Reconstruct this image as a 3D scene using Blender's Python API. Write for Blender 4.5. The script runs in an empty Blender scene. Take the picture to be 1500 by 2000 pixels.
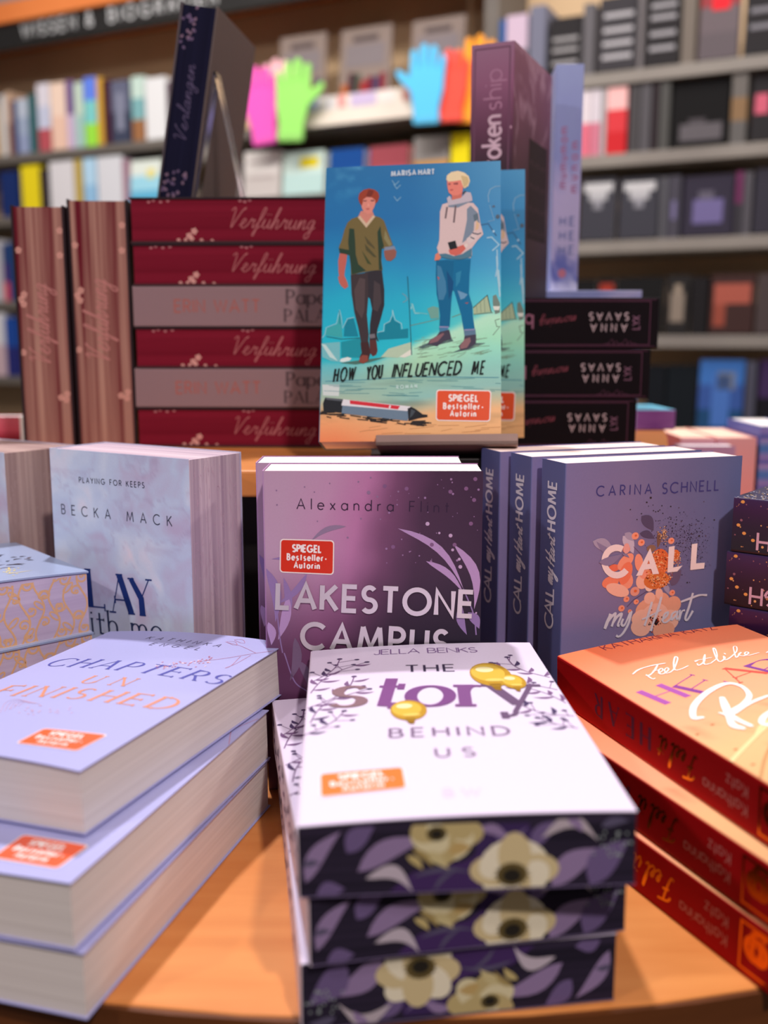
import bpy, bmesh, math, random
import numpy as np
from mathutils import Vector, Matrix

# ------------------------------------------------------------------ scene, camera, light
random.seed(7)
rng = np.random.default_rng(7)
SC = bpy.context.scene
COL = SC.collection
R = math.radians
TABLE = 0.75                      # height of the display table top
CZ = TABLE + 0.2835               # eye height
PITCH = R(9.764)
FPX = 35.0 / 36.0 * 2000.0        # focal length in photo pixels (1500x2000)

cam = bpy.data.cameras.new('camera')
cam_ob = bpy.data.objects.new('camera', cam)
COL.objects.link(cam_ob)
cam_ob.location = (0, 0, CZ)
cam_ob.rotation_euler = (R(90) - PITCH, 0, 0)
cam.lens = 35.0
cam.sensor_fit = 'VERTICAL'
cam.sensor_height = 36.0
cam.sensor_width = 27.0
cam.clip_start = 0.02
cam.dof.use_dof = True
cam.dof.focus_distance = 0.63
cam.dof.aperture_fstop = 4.3
SC.camera = cam_ob

SC.view_settings.view_transform = 'Standard'
SC.view_settings.look = 'None'
SC.view_settings.gamma = 1.0
SC.view_settings.use_curve_mapping = False
SC.view_settings.exposure = 0.0

world = bpy.data.worlds.new('world')
SC.world = world
world.use_nodes = True
bg = world.node_tree.nodes['Background']
bg.inputs[0].default_value = (1.0, 0.86, 0.84, 1)
bg.inputs[1].default_value = 0.13

def area(name, loc, target, size, power, color, sy=None, spread=None):
    l = bpy.data.lights.new(name, 'AREA')
    l.energy = power; l.color = color
    l.shape = 'DISK' if sy is None else 'RECTANGLE'
    l.size = size
    if sy: l.size_y = sy
    if spread: l.spread = R(spread)
    o = bpy.data.objects.new(name, l); COL.objects.link(o)
    o.location = loc
    o.rotation_euler = (Vector(target) - Vector(loc)).to_track_quat('-Z', 'Y').to_euler()
    return o
# ceiling spots over the table, one behind it and one behind the photographer
area('spot_or_fill', (-0.30, 1.50, CZ + 1.75), (0, 0.62, 0.85), 0.09, 38, (1.0, 0.93, 0.97))
area('spot_or_fill', (0.45, -0.75, CZ + 1.35), (0, 0.75, 0.85), 0.10, 24, (1.0, 0.88, 0.86))
area('spot_or_fill', (1.6, 0.9, CZ + 1.5), (0.2, 0.9, 0.8), 0.12, 9, (1.0, 0.86, 0.80))
area('spot_or_fill', (-1.5, -0.55, CZ + 1.35), (0, 0.6, 0.85), 0.12, 11, (1.0, 0.90, 0.92))  # added fill without a known fitting, brightens spines and covers facing left
# unseen fill lights, added to brighten the bookcases
area('bookcase_fill', (-1.1, 1.9, CZ + 1.62), (-0.9, 3.7, CZ + 0.55), 2.4, 25, (1.0, 0.93, 0.86), 0.25, 120)
area('bookcase_fill', (1.1, 1.9, CZ + 1.75), (1.1, 2.75, CZ + 0.1), 1.6, 24, (1.0, 0.95, 0.92), 0.25)

# ------------------------------------------------------------------ helpers
def lin(c):
    c = np.asarray(c, float) / 255.0
    return np.where(c <= 0.04045, c / 12.92, ((c + 0.055) / 1.055) ** 2.4)
def C(r, g, b): return tuple(lin((r, g, b)))

def nodes(name):
    m = bpy.data.materials.new(name); m.use_nodes = True
    nt = m.node_tree
    return m, nt, nt.nodes['Principled BSDF']
def print_mat(name, rough=0.45, spec=0.35, metal=0.0, grain=0.04):
    m, nt, b = nodes(name)
    a = nt.nodes.new('ShaderNodeAttribute'); a.attribute_name = 'Col'
    tc = nt.nodes.new('ShaderNodeTexCoord')
    n = nt.nodes.new('ShaderNodeTexNoise'); n.inputs['Scale'].default_value = 900
    nt.links.new(tc.outputs['Object'], n.inputs['Vector'])
    mr = nt.nodes.new('ShaderNodeMapRange')
    mr.inputs['To Min'].default_value = 1 - grain; mr.inputs['To Max'].default_value = 1 + grain
    nt.links.new(n.outputs['Fac'], mr.inputs['Value'])
    mx = nt.nodes.new('ShaderNodeVectorMath'); mx.operation = 'SCALE'
    nt.links.new(a.outputs['Color'], mx.inputs[0]); nt.links.new(mr.outputs['Result'], mx.inputs['Scale'])
    nt.links.new(mx.outputs['Vector'], b.inputs['Base Color'])
    b.inputs['Roughness'].default_value = rough
    b.inputs['Specular IOR Level'].default_value = spec
    b.inputs['Metallic'].default_value = metal
    return m
M_PRINT = print_mat('printed_card')
M_SATIN = print_mat('satin_card', 0.3, 0.5)
M_MATT = print_mat('matt_card', 0.75, 0.15)
M_FOIL = print_mat('foil', 0.2, 0.5, 1.0, 0.02)
M_SILVER = print_mat('silver_relief', 0.35, 0.6, 0.4, 0.02)
M_INK = print_mat('ink', 0.6, 0.2)
def page_mat(name, c1, c2, scale=520, stretch=1.0):
    m, nt, b = nodes(name)
    tc = nt.nodes.new('ShaderNodeTexCoord')
    mp = nt.nodes.new('ShaderNodeMapping'); mp.inputs['Scale'].default_value = (2.0, 2.0, scale)
    n = nt.nodes.new('ShaderNodeTexNoise'); n.inputs['Scale'].default_value = 1.0
    n.inputs['Detail'].default_value = 3
    r = nt.nodes.new('ShaderNodeValToRGB')
    r.color_ramp.elements[0].position = 0.35; r.color_ramp.elements[1].position = 0.65
    r.color_ramp.elements[0].color = (*C(*c1), 1); r.color_ramp.elements[1].color = (*C(*c2), 1)
    nt.links.new(tc.outputs['Object'], mp.inputs['Vector']); nt.links.new(mp.outputs['Vector'], n.inputs['Vector'])
    nt.links.new(n.outputs['Fac'], r.inputs['Fac']); nt.links.new(r.outputs['Color'], b.inputs['Base Color'])
    bp = nt.nodes.new('ShaderNodeBump'); bp.inputs['Strength'].default_value = 0.25; bp.inputs['Distance'].default_value = 0.0004
    nt.links.new(n.outputs['Fac'], bp.inputs['Height']); nt.links.new(bp.outputs['Normal'], b.inputs['Normal'])
    b.inputs['Roughness'].default_value = 0.8; b.inputs['Specular IOR Level'].default_value = 0.1
    return m
P_CREAM = page_mat('cream_pages', (218, 211, 206), (230, 224, 219), 1100)
P_WHITE = page_mat('white_pages', (236, 230, 226), (250, 246, 242))
def noise_mat(name, c1, c2, scale=(6, 6, 6), rough=0.5, spec=0.3, detail=4):
    m, nt, b = nodes(name)
    tc = nt.nodes.new('ShaderNodeTexCoord')
    mp = nt.nodes.new('ShaderNodeMapping'); mp.inputs['Scale'].default_value = scale
    n = nt.nodes.new('ShaderNodeTexNoise'); n.inputs['Scale'].default_value = 1.0; n.inputs['Detail'].default_value = detail
    r = nt.nodes.new('ShaderNodeValToRGB')
    r.color_ramp.elements[0].position = 0.3; r.color_ramp.elements[1].position = 0.7
    r.color_ramp.elements[0].color = (*C(*c1), 1); r.color_ramp.elements[1].color = (*C(*c2), 1)
    nt.links.new(tc.outputs['Object'], mp.inputs['Vector']); nt.links.new(mp.outputs['Vector'], n.inputs['Vector'])
    nt.links.new(n.outputs['Fac'], r.inputs['Fac']); nt.links.new(r.outputs['Color'], b.inputs['Base Color'])
    b.inputs['Roughness'].default_value = rough; b.inputs['Specular IOR Level'].default_value = spec
    return m
M_WOOD = noise_mat('orange_beech', (212, 132, 66), (226, 150, 82), (9, 60, 9), 0.42, 0.35)
M_EDGE = noise_mat('table_edge', (196, 116, 58), (214, 134, 72), (60, 9, 9), 0.5, 0.3)
M_BLACK = noise_mat('black_laminate', (16, 13, 13), (22, 18, 17), (8, 8, 8), 0.5, 0.3)

def tag(o, label=None, cat=None, group=None, kind=None):
    if label: o['label'] = label
    if cat: o['category'] = cat
    if group: o['group'] = group
    if kind: o['kind'] = kind
    return o
def empty(name, mat=None):
    o = bpy.data.objects.new(name, None); COL.objects.link(o)
    o.empty_display_size = 0.03
    if mat is not None: o.matrix_world = mat
    return o
def link(name, me, mat, parent=None):
    o = bpy.data.objects.new(name, me); COL.objects.link(o)
    if mat: me.materials.append(mat)
    if parent: o.parent = parent
    return o
def mesh_from(name, verts, faces, cols=None, smooth=False):
    me = bpy.data.meshes.new(name)
    me.from_pydata([tuple(v) for v in verts], [], faces)
    if cols is not None:
        at = me.color_attributes.new('Col', 'FLOAT_COLOR', 'POINT')
        buf = np.ones((len(verts), 4), np.float32); buf[:, :3] = np.asarray(cols)[:, :3]
        at.data.foreach_set('color', buf.ravel())
    if smooth: me.polygons.foreach_set('use_smooth', [True] * len(me.polygons))
    me.update()
    return me
def bake(o):
    dg = bpy.context.evaluated_depsgraph_get(); dg.update()
    me = bpy.data.meshes.new_from_object(o.evaluated_get(dg), preserve_all_data_layers=True, depsgraph=dg)
    o.modifiers.clear(); o.data = me
class MB:
    """boxes and solids collected into one coloured mesh"""
    def __init__(s): s.v = []; s.f = []; s.c = []
    def poly(s, pts, faces, col):
        n = len(s.v); s.v += [tuple(p) for p in pts]; s.c += [col] * len(pts)
        s.f += [tuple(i + n for i in f) for f in faces]
    def box(s, a, b, col=(0.5, 0.5, 0.5), M=None):
        x0, y0, z0 = a; x1, y1, z1 = b
        p = [(x0, y0, z0), (x1, y0, z0), (x1, y1, z0), (x0, y1, z0), (x0, y0, z1), (x1, y0, z1), (x1, y1, z1), (x0, y1, z1)]
        if M is not None: p = [tuple(M @ Vector(q)) for q in p]
        s.poly(p, [(0, 3, 2, 1), (4, 5, 6, 7), (0, 1, 5, 4), (1, 2, 6, 5), (2, 3, 7, 6), (3, 0, 4, 7)], col)
    def prism(s, pts, z0, z1, col):
        n = len(pts)
        s.poly([(x, y, z0) for x, y in pts] + [(x, y, z1) for x, y in pts],
               [tuple(range(n))[::-1], tuple(range(n, 2 * n))] + [(i, (i + 1) % n, n + (i + 1) % n, n + i) for i in range(n)], col)
    def build(s, name, mat, parent=None, smooth=False, bevel=0):
        o = link(name, mesh_from(name, s.v, s.f, s.c, smooth), mat, parent)
        if bevel:
            b = o.modifiers.new('bevel', 'BEVEL'); b.width = bevel; b.segments = 2
        return o

# photo ray through a pixel of the 1500x2000 frame, in world space, used to measure where things stand
def ray(px, py):
    x = (px - 750) / FPX; v = -(py - 1000) / FPX
    c, s = math.cos(PITCH), math.sin(PITCH)
    return Vector((x, c + v * s, -s + v * c))
EYE = Vector((0, 0, CZ))

def vnoise(x, y, seed=0):
    x = np.asarray(x, float); y = np.asarray(y, float)
    xi = np.floor(x).astype(int); yi = np.floor(y).astype(int)
    fx = x - xi; fy = y - yi
    fx = fx * fx * (3 - 2 * fx); fy = fy * fy * (3 - 2 * fy)
    def h(a, b):
        t = np.sin(a * 127.1 + b * 311.7 + seed * 74.7) * 43758.5453
        return t - np.floor(t)
    return (h(xi, yi) * (1 - fx) + h(xi + 1, yi) * fx) * (1 - fy) + (h(xi, yi + 1) * (1 - fx) + h(xi + 1, yi + 1) * fx) * fy
def fbm(x, y, seed=0, o=4):
    t = 0; a = 0.5
    for k in range(o):
        t = t + a * vnoise(np.asarray(x) * 2 ** k, np.asarray(y) * 2 ** k, seed + k); a /= 2
    return t
def ramp(t, stops):
    """stops: (position, (r,g,b) 0-255)"""
    t = np.asarray(t, float)
    xs = [s[0] for s in stops]
    return np.stack([np.interp(t, xs, [s[1][k] for s in stops]) for k in range(3)], -1)

# ------------------------------------------------------------------ stroke lettering
SANS = {
'A': "0,0 .38,1 .76,0;.13,.34 .63,.34", 'B': "0,0 0,1 .25,1 @.25,.76,.24,.24,90,-90 0,.52;.25,.52 @.27,.26,.28,.26,90,-90 0,0",
'C': "@.5,.5,.5,.5,45,315", 'D': "0,0 0,1 .2,1 @.2,.5,.5,.5,90,-90 0,0", 'E': ".5,1 0,1 0,0 .5,0;0,.52 .45,.52",
'F': ".48,1 0,1 0,0;0,.52 .43,.52", 'G': "@.5,.5,.5,.5,45,352;.55,.44 1,.44", 'H': "0,0 0,1;.64,0 .64,1;0,.52 .64,.52",
'I': "0,0 0,1", 'J': ".36,1 .36,.2 @.18,.2,.18,.2,0,-170", 'K': "0,0 0,1;.56,1 0,.42;.18,.6 .6,0", 'L': "0,1 0,0 .46,0",
'M': "0,0 .12,1 .45,.15 .78,1 .9,0", 'N': "0,0 0,1 .66,0 .66,1", 'O': "@.5,.5,.5,.5,0,360", 'P': "0,0 0,1 .25,1 @.25,.74,.26,.26,90,-90 0,.48",
'Q': "@.5,.5,.5,.5,0,360;.6,.3 .95,-.05", 'R': "0,0 0,1 .25,1 @.25,.74,.26,.26,90,-90 0,.48;.22,.48 .55,0",
'S': "@.27,.75,.23,.25,35,270 @.27,.25,.26,.25,90,-145", 'T': "0,1 .6,1;.3,1 .3,0", 'U': "0,1 0,.3 @.3,.3,.3,.3,180,360 .6,1",
'V': "0,1 .36,0 .72,1", 'W': "0,1 .26,0 .52,.92 .78,0 1.04,1", 'X': "0,0 .6,1;0,1 .6,0", 'Y': "0,1 .32,.48;.64,1 .32,.48 .32,0", 'Z': "0,1 .56,1 0,0 .58,0",
'&': ".66,0 .16,.72 @.3,.82,.16,.17,200,-20 .1,.36 @.28,.2,.24,.2,140,360 .62,.5",
'a': "@.29,.32,.29,.32,0,360;.58,.64 .58,0", 'b': "@.29,.32,.29,.32,0,360;0,1.05 0,0", 'c': "@.3,.32,.29,.32,45,315", 'd': "@.29,.32,.29,.32,0,360;.58,1.05 .58,0",
'e': ".02,.34 .58,.34 @.3,.32,.29,.32,4,318", 'f': "@.32,.86,.16,.18,50,180 .16,0;0,.62 .36,.62", 'g': "@.29,.32,.29,.32,0,360;.58,.64 .58,-.02 @.3,-.02,.28,.26,0,-150",
'h': "0,0 0,1.05;0,.36 @.24,.38,.24,.26,180,0 .48,0", 'i': "0,0 0,.64;0,.86 0,.93", 'k': "0,0 0,1.05;.42,.64 0,.24;.16,.4 .46,0", 'l': "0,0 0,1.05",
'm': "0,0 0,.64;0,.4 @.2,.42,.2,.22,180,0 .4,0;.4,.4 @.6,.42,.2,.22,180,0 .8,0", 'n': "0,0 0,.64;0,.38 @.23,.4,.23,.24,180,0 .46,0", 'o': "@.3,.32,.3,.32,0,360",
'p': "@.29,.32,.29,.32,0,360;0,.64 0,-.3", 'r': "0,0 0,.64;0,.38 @.22,.4,.22,.24,180,70", 's': "@.19,.48,.16,.16,35,270 @.19,.16,.18,.16,90,-145", 't': ".15,.95 .15,0;0,.64 .32,.64",
'u': "0,.64 0,.24 @.23,.24,.23,.24,180,360 .46,.64;.46,.3 .46,0", 'v': "0,.64 .26,0 .52,.64", 'w': "0,.64 .2,0 .4,.6 .6,0 .8,.64", 'x': "0,0 .46,.64;0,.64 .46,0", 'y': "0,.64 .27,.02;.54,.64 .16,-.3",
'z': "0,.64 .42,.64 0,0 .44,0", '-': "0,.36 .3,.36", '.': "0,0 0,.05", "'": "0,1 0,.8"}
SERIF = dict(SANS)
SERIF.update({'A': "!0,0 .4,1;.4,1 .78,0;!.14,.34 .64,.34", 'V': "0,1 .36,0;!.36,0 .72,1", 'M': "!.02,0 .1,1;.1,1 .45,.04;!.45,.04 .8,1;.8,1 .86,0",
'N': "!0,0 0,1;0,1 .68,0;!.68,0 .68,1", 'U': "0,1 0,.3 @.3,.3,.3,.3,180,360;!.6,.3 .6,1", 'Y': "0,1 .34,.46 .34,0;!.34,.46 .68,1", 'H': "0,0 0,1;.64,0 .64,1;!0,.52 .64,.52",
'E': "0,0 0,1;!0,1 .5,1;!0,0 .52,0;!0,.52 .42,.52", 'F': "0,0 0,1;!0,1 .48,1;!0,.52 .4,.52", 'L': "0,0 0,1;!0,0 .5,0", 'T': ".32,1 .32,0;!0,1 .64,1",
'D': "0,0 0,1;!0,1 .2,1;.2,1 @.2,.5,.5,.5,90,-90;!.2,0 0,0", 'I': "0,0 0,1", 'w': "0,.64 .2,0;!.2,0 .4,.62;.4,.62 .6,0;!.6,0 .8,.64", 't': ".18,.92 .18,.06 .34,.02;!-.02,.64 .42,.64", 'y': "0,.64 .27,.02;!.54,.64 .2,-.2 @.1,-.22,.1,.1,0,-120"})
CUR = {
'e': "0,.12 .2,.25 .28,.4 .18,.46 .1,.3 .14,.06 .28,.02 .42,.14", 'r': "0,.1 .12,.38 .16,.48 .2,.38 .34,.42 .3,.2 .34,.03 .46,.12",
'f': "0,.1 .2,.5 .3,.95 .2,1.02 .14,.7 .1,0 .05,-.35 -.02,-.3 .1,-.02 .34,.14", 'u': "0,.2 .08,.45 .06,.12 .16,.02 .3,.15 .36,.45 .34,.1 .42,.02 .5,.12",
'n': "0,.15 .1,.44 .08,.02 .16,.3 .28,.45 .34,.36 .32,.06 .4,.02 .5,.14", 'h': "0,.1 .16,.6 .24,1 .16,1 .1,.5 .06,0 .14,.3 .26,.45 .32,.34 .3,.05 .38,.02 .48,.14",
'g': ".34,.4 .2,.46 .06,.3 .08,.06 .22,.08 .34,.42 .3,0 .24,-.4 .08,-.42 .06,-.25 .3,-.02 .46,.12", 'a': ".34,.38 .2,.46 .06,.3 .06,.06 .18,.03 .32,.3 .36,.44 .32,.08 .4,.02 .5,.12",
'l': "0,.1 .18,.5 .26,.98 .18,1.02 .1,.5 .1,.08 .18,.02 .32,.14", 'i': "0,.15 .1,.45 .08,.1 .16,.02 .28,.12;.16,.66 .17,.7", 'k': "0,.1 .16,.6 .24,1 .16,1 .1,.5 .06,0 .12,.25 .28,.45 .3,.34 .12,.24 .3,.03 .42,.12",
't': "0,.1 .14,.5 .2,.85 .12,.3 .14,.04 .24,.03 .36,.14;-.02,.6 .38,.64", 'm': "0,.15 .08,.44 .07,.02 .14,.32 .24,.45 .28,.34 .26,.02 .33,.32 .43,.45 .48,.34 .46,.06 .54,.02 .62,.14",
'y': "0,.2 .08,.45 .07,.14 .17,.04 .3,.2 .38,.46 .32,0 .22,-.42 .06,-.45 .08,-.25 .34,0 .46,.12", 'o': ".2,.46 .06,.34 .05,.1 .18,.02 .32,.14 .32,.36 .2,.46 .3,.38 .46,.42",
'\u00fc': "0,.2 .08,.45 .06,.12 .16,.02 .3,.15 .36,.45 .34,.1 .42,.02 .5,.12;.14,.68 .15,.72;.3,.68 .31,.72",
'V': "0,.85 .1,1 .2,.9 .22,.4 .26,.02 .4,.4 .6,.9 .72,1 .66,.9", 'H': ".1,1 .06,.5 .02,0;.58,1.1 .5,.5 .42,-.08;-.06,.42 .3,.52 .72,.6",
'F': "-.1,.78 .1,.98 .7,1.08;.34,1.02 .24,.4 .1,0 -.08,.04;.1,.5 .5,.58", 'R': "0,.55 .05,.85 .32,1.05 .62,.95 .58,.65 .3,.5 .5,.2 .75,0 .95,.1;.32,.98 .24,.4 .17,0", ' ': ""}
_gc = {}
def catmull(p, n=7):
    p = np.asarray(p, float)
    if len(p) < 3: return p
    q = np.vstack([2 * p[0] - p[1], p, 2 * p[-1] - p[-2]])
    out = []
    for i in range(1, len(q) - 2):
        for t in np.linspace(0, 1, n, endpoint=False):
            a, b, c, d = q[i - 1], q[i], q[i + 1], q[i + 2]
            out.append(0.5 * (2 * b + (c - a) * t + (2 * a - 5 * b + 4 * c - d) * t * t + (3 * b - 3 * c + d - a) * t ** 3))
    out.append(p[-1])
    return np.array(out)
def glyph(ch, font):
    k = (ch, id(font))
    if k in _gc: return _gc[k]
    res = []
    for st in font.get(ch, '').split(';'):
        st = st.strip()
        if not st: continue
        thin = st.startswith('!'); st = st.lstrip('!')
        pts = []
        for tok in st.split():
            if tok[0] == '@':
                cx, cy, rx, ry, a0, a1 = [float(v) for v in tok[1:].split(',')]
                n = max(5, int(abs(a1 - a0) / 12))
                for a in np.linspace(a0, a1, n): pts.append((cx + rx * math.cos(R(a)), cy + ry * math.sin(R(a))))
            else: pts.append(tuple(float(v) for v in tok.split(',')))
        pts = catmull(pts) if font is CUR else np.array(pts, float)
        res.append((pts, thin))
    allp = np.vstack([p for p, _ in res]) if res else np.array([[0, 0], [0.32, 0]])
    if font is CUR: w = (0, max(res[0][0][-1][0], 0.3) if res else 0.3)
    else: w = (allp[:, 0].min(), allp[:, 0].max())
    _gc[k] = (res, w)
    return _gc[k]

class Art:
    """flat printed artwork: coloured polygons in the coordinates of one face of a thing"""
    def __init__(s): s.p = []; s.layer = 0
    def up(s): s.layer += 1; return s
    def poly(s, pts, col): s.p.append((np.asarray(pts, float), col, s.layer))
    def ellipse(s, c, rx, ry, col, rot=0, n=20):
        a = np.linspace(0, 2 * math.pi, n, endpoint=False)
        x = rx * np.cos(a); y = ry * np.sin(a); cr, sr = math.cos(rot), math.sin(rot)
        s.poly(np.c_[c[0] + x * cr - y * sr, c[1] + x * sr + y * cr], col)
    def leaf(s, a, b, wid, col, bend=0.0, n=9):
        a = np.asarray(a, float); b = np.asarray(b, float); d = b - a; L = np.hypot(*d); nn = np.array([-d[1], d[0]]) / max(L, 1e-9)
        t = np.linspace(0, 1, n)
        mid = a + np.outer(t, d) + np.outer(np.sin(t * math.pi) * bend * L, nn)
        w = np.sin(t ** 0.8 * math.pi) * wid
        s.poly(np.vstack([mid + w[:, None] * nn, (mid - w[:, None] * nn)[::-1][1:-1]]), col)
    def stroke(s, pts, wid, col, closed=False):
        p = np.asarray(pts, float)
        keep = [0] + [i for i in range(1, len(p)) if np.hypot(*(p[i] - p[i - 1])) > 1e-7]
        p = p[keep]
        if len(p) < 2: return
        if closed is None: closed = np.hypot(*(p[0] - p[-1])) < 1e-6
        w = np.full(len(p), wid) if np.isscalar(wid) else np.asarray(wid)[keep]
        d = np.diff(p, axis=0); d /= np.hypot(d[:, 0], d[:, 1])[:, None]
        n = len(p)
        for i in range(n - 1):
            nn = np.array([-d[i][1], d[i][0]])
            def off(j, e):
                k = e if 0 <= e < n - 1 else None
                if k is None:
                    return nn * w[j] / 2
                m = np.array([-d[k][1], d[k][0]]) + nn; L = np.hypot(*m)
                if L < 0.5: return nn * w[j] / 2
                m /= L; f = max(m @ nn, 0.55)
                return m * w[j] / 2 / f
            a = off(i, i - 1 if i > 0 else (n - 2 if np.hypot(*(p[0] - p[-1])) < 1e-6 else -1)); b = off(i + 1, i + 1 if i + 1 < n - 1 else (0 if np.hypot(*(p[0] - p[-1])) < 1e-6 else -1))
            s.p.append((np.array([p[i] + a, p[i] - a, p[i + 1] - b, p[i + 1] + b]), col, s.layer))
    def text(s, string, p0, p1, size, wt, col, font=SANS, slant=0.0, xs=1.0, thin=None, serif=0.0, jit=0.0, gap=None, arc=0.0, cap=None):
        """letters from baseline point p0 towards p1, tracked out to fill the distance"""
        p0 = np.asarray(p0, float); p1 = np.asarray(p1, float); d = p1 - p0; L = np.hypot(*d); d = d / L
        nrm = np.array([-d[1], d[0]])
        ws = []
        for ch in string:
            g, w = glyph(ch, font); ws.append((w[1] - w[0]) * size * xs)
        n = len(string)
        if gap is None:
            g_ = (L - sum(ws)) / max(n - 1, 1)
            if font is CUR:
                xs = xs * L / max(sum(ws), 1e-9); ws = [q * L / max(sum(ws), 1e-9) for q in ws]; g_ = 0
        else: g_ = gap * size
        x = 0.0
        for ch, wd in zip(string, ws):
            g, w = glyph(ch, font)
            jx = (random.random() - .5) * jit * size; jy = (random.random() - .5) * jit * size; ja = 1 + (random.random() - .5) * jit
            for pts, th in g:
                q = pts.copy()
                q[:, 0] = ((q[:, 0] - (0 if font is CUR else w[0])) * xs + q[:, 1] * slant) * size + x + jx
                q[:, 1] = q[:, 1] * size * ja + jy
                if arc: q[:, 1] += arc * size * (1 - ((q[:, 0] / L) * 2 - 1) ** 2)
                P = p0 + np.outer(q[:, 0], d) + np.outer(q[:, 1], nrm)
                if thin is not None:
                    dd = np.gradient(q, axis=0); ang = np.arctan2(dd[:, 1], dd[:, 0] - slant * dd[:, 1])
                    wv = thin + (wt - thin) * np.abs(np.sin(ang)) ** 2.2
                    if th: wv = np.full(len(q), thin)
                    wv = wv * size
                else: wv = wt * size * (np.ones(len(q)) if not jit else 0.75 + 0.5 * rng.random(len(q)))
                s.stroke(P, wv, col, None)
                if serif:
                    for e, f in ((0, 1), (-1, -2)):
                        vv = pts[e] - pts[f]
                        if np.hypot(*(pts[0] - pts[-1])) < 1e-6: continue
                        at = any(abs(pts[e][1] - y) < .02 for y in (0, 1, .64, 1.05))
                        if abs(vv[1]) > abs(vv[0]) and at:
                            u = d * serif * size
                            s.stroke([P[e] - u, P[e] + u], thin * size * 1.2, col)
                        elif abs(vv[0]) >= abs(vv[1]) and not at or (th and abs(vv[1]) < 1e-6 and abs(pts[e][0]) > .1):
                            u = nrm * serif * size * 0.8
                            s.stroke([P[e] - u, P[e] + u], thin * size * 1.4, col)
                if cap: 
                    for e in (0, -1): s.ellipse(P[e], wv[e] / 2, wv[e] / 2, col, n=8)
            x += wd + g_
    def build(s, name, mapf, mat, parent, off=0.00012, step=0.00005, cutx=None, solid=0, into=None):
        bm = bmesh.new(); cl = bm.verts.layers.float_color.new('Col'); ly = bm.verts.layers.float.new('ly')
        for i_, (pts, col, layer) in enumerate(s.p):
            if len(pts) < 3: continue
            vs = [bm.verts.new((q[0], q[1], 0)) for q in pts]
            for v in vs: v[cl] = (*col, 1); v[ly] = layer * step + (i_ % 36) * 1.2e-6
            a = sum(pts[i][0] * pts[(i + 1) % len(pts)][1] - pts[(i + 1) % len(pts)][0] * pts[i][1] for i in range(len(pts)))
            try: bm.faces.new(vs if a > 0 else vs[::-1])
            except ValueError: pass
        if getattr(mapf, 'rect', None):
            x0, x1, y0, y1 = mapf.rect
            for co, no in (((x0, 0, 0), (-1, 0, 0)), ((x1, 0, 0), (1, 0, 0)), ((0, y0, 0), (0, -1, 0)), ((0, y1, 0), (0, 1, 0))):
                bmesh.ops.bisect_plane(bm, geom=bm.verts[:] + bm.edges[:] + bm.faces[:], plane_co=co, plane_no=no, dist=1e-7, clear_outer=True)
        if cutx:
            big = [f for f in bm.faces]
            for x in cutx:
                g = [f for f in bm.faces if min(v.co.x for v in f.verts) < x < max(v.co.x for v in f.verts)]
                if g:
                    es = {e for f in g for e in f.edges}; vs = {v for f in g for v in f.verts}
                    bmesh.ops.bisect_plane(bm, geom=list(vs) + list(es) + g, plane_co=(x, 0, 0), plane_no=(1, 0, 0), dist=1e-7)
        bmesh.ops.triangulate(bm, faces=[f for f in bm.faces if len(f.verts) > 4])
        for v in bm.verts: v.co = mapf(v.co.x, v.co.y, off + v[ly])
        if into is not None:                    # surface pattern stays in the mesh of its part
            t = bpy.data.meshes.new('t'); k = len(into.data.materials)
            for f in bm.faces: f.material_index = k
            bm.to_mesh(t); bm.free()
            b2 = bmesh.new(); b2.from_mesh(into.data); b2.from_mesh(t); b2.to_mesh(into.data); b2.free()
            into.data.materials.append(mat); bpy.data.meshes.remove(t)
            return into
        me = bpy.data.meshes.new(name); bm.to_mesh(me); bm.free()
        o = link(name, me, mat, parent)
        if solid:
            m = o.modifiers.new('raise', 'SOLIDIFY'); m.thickness = solid; m.offset = 1.0
        return o

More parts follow.
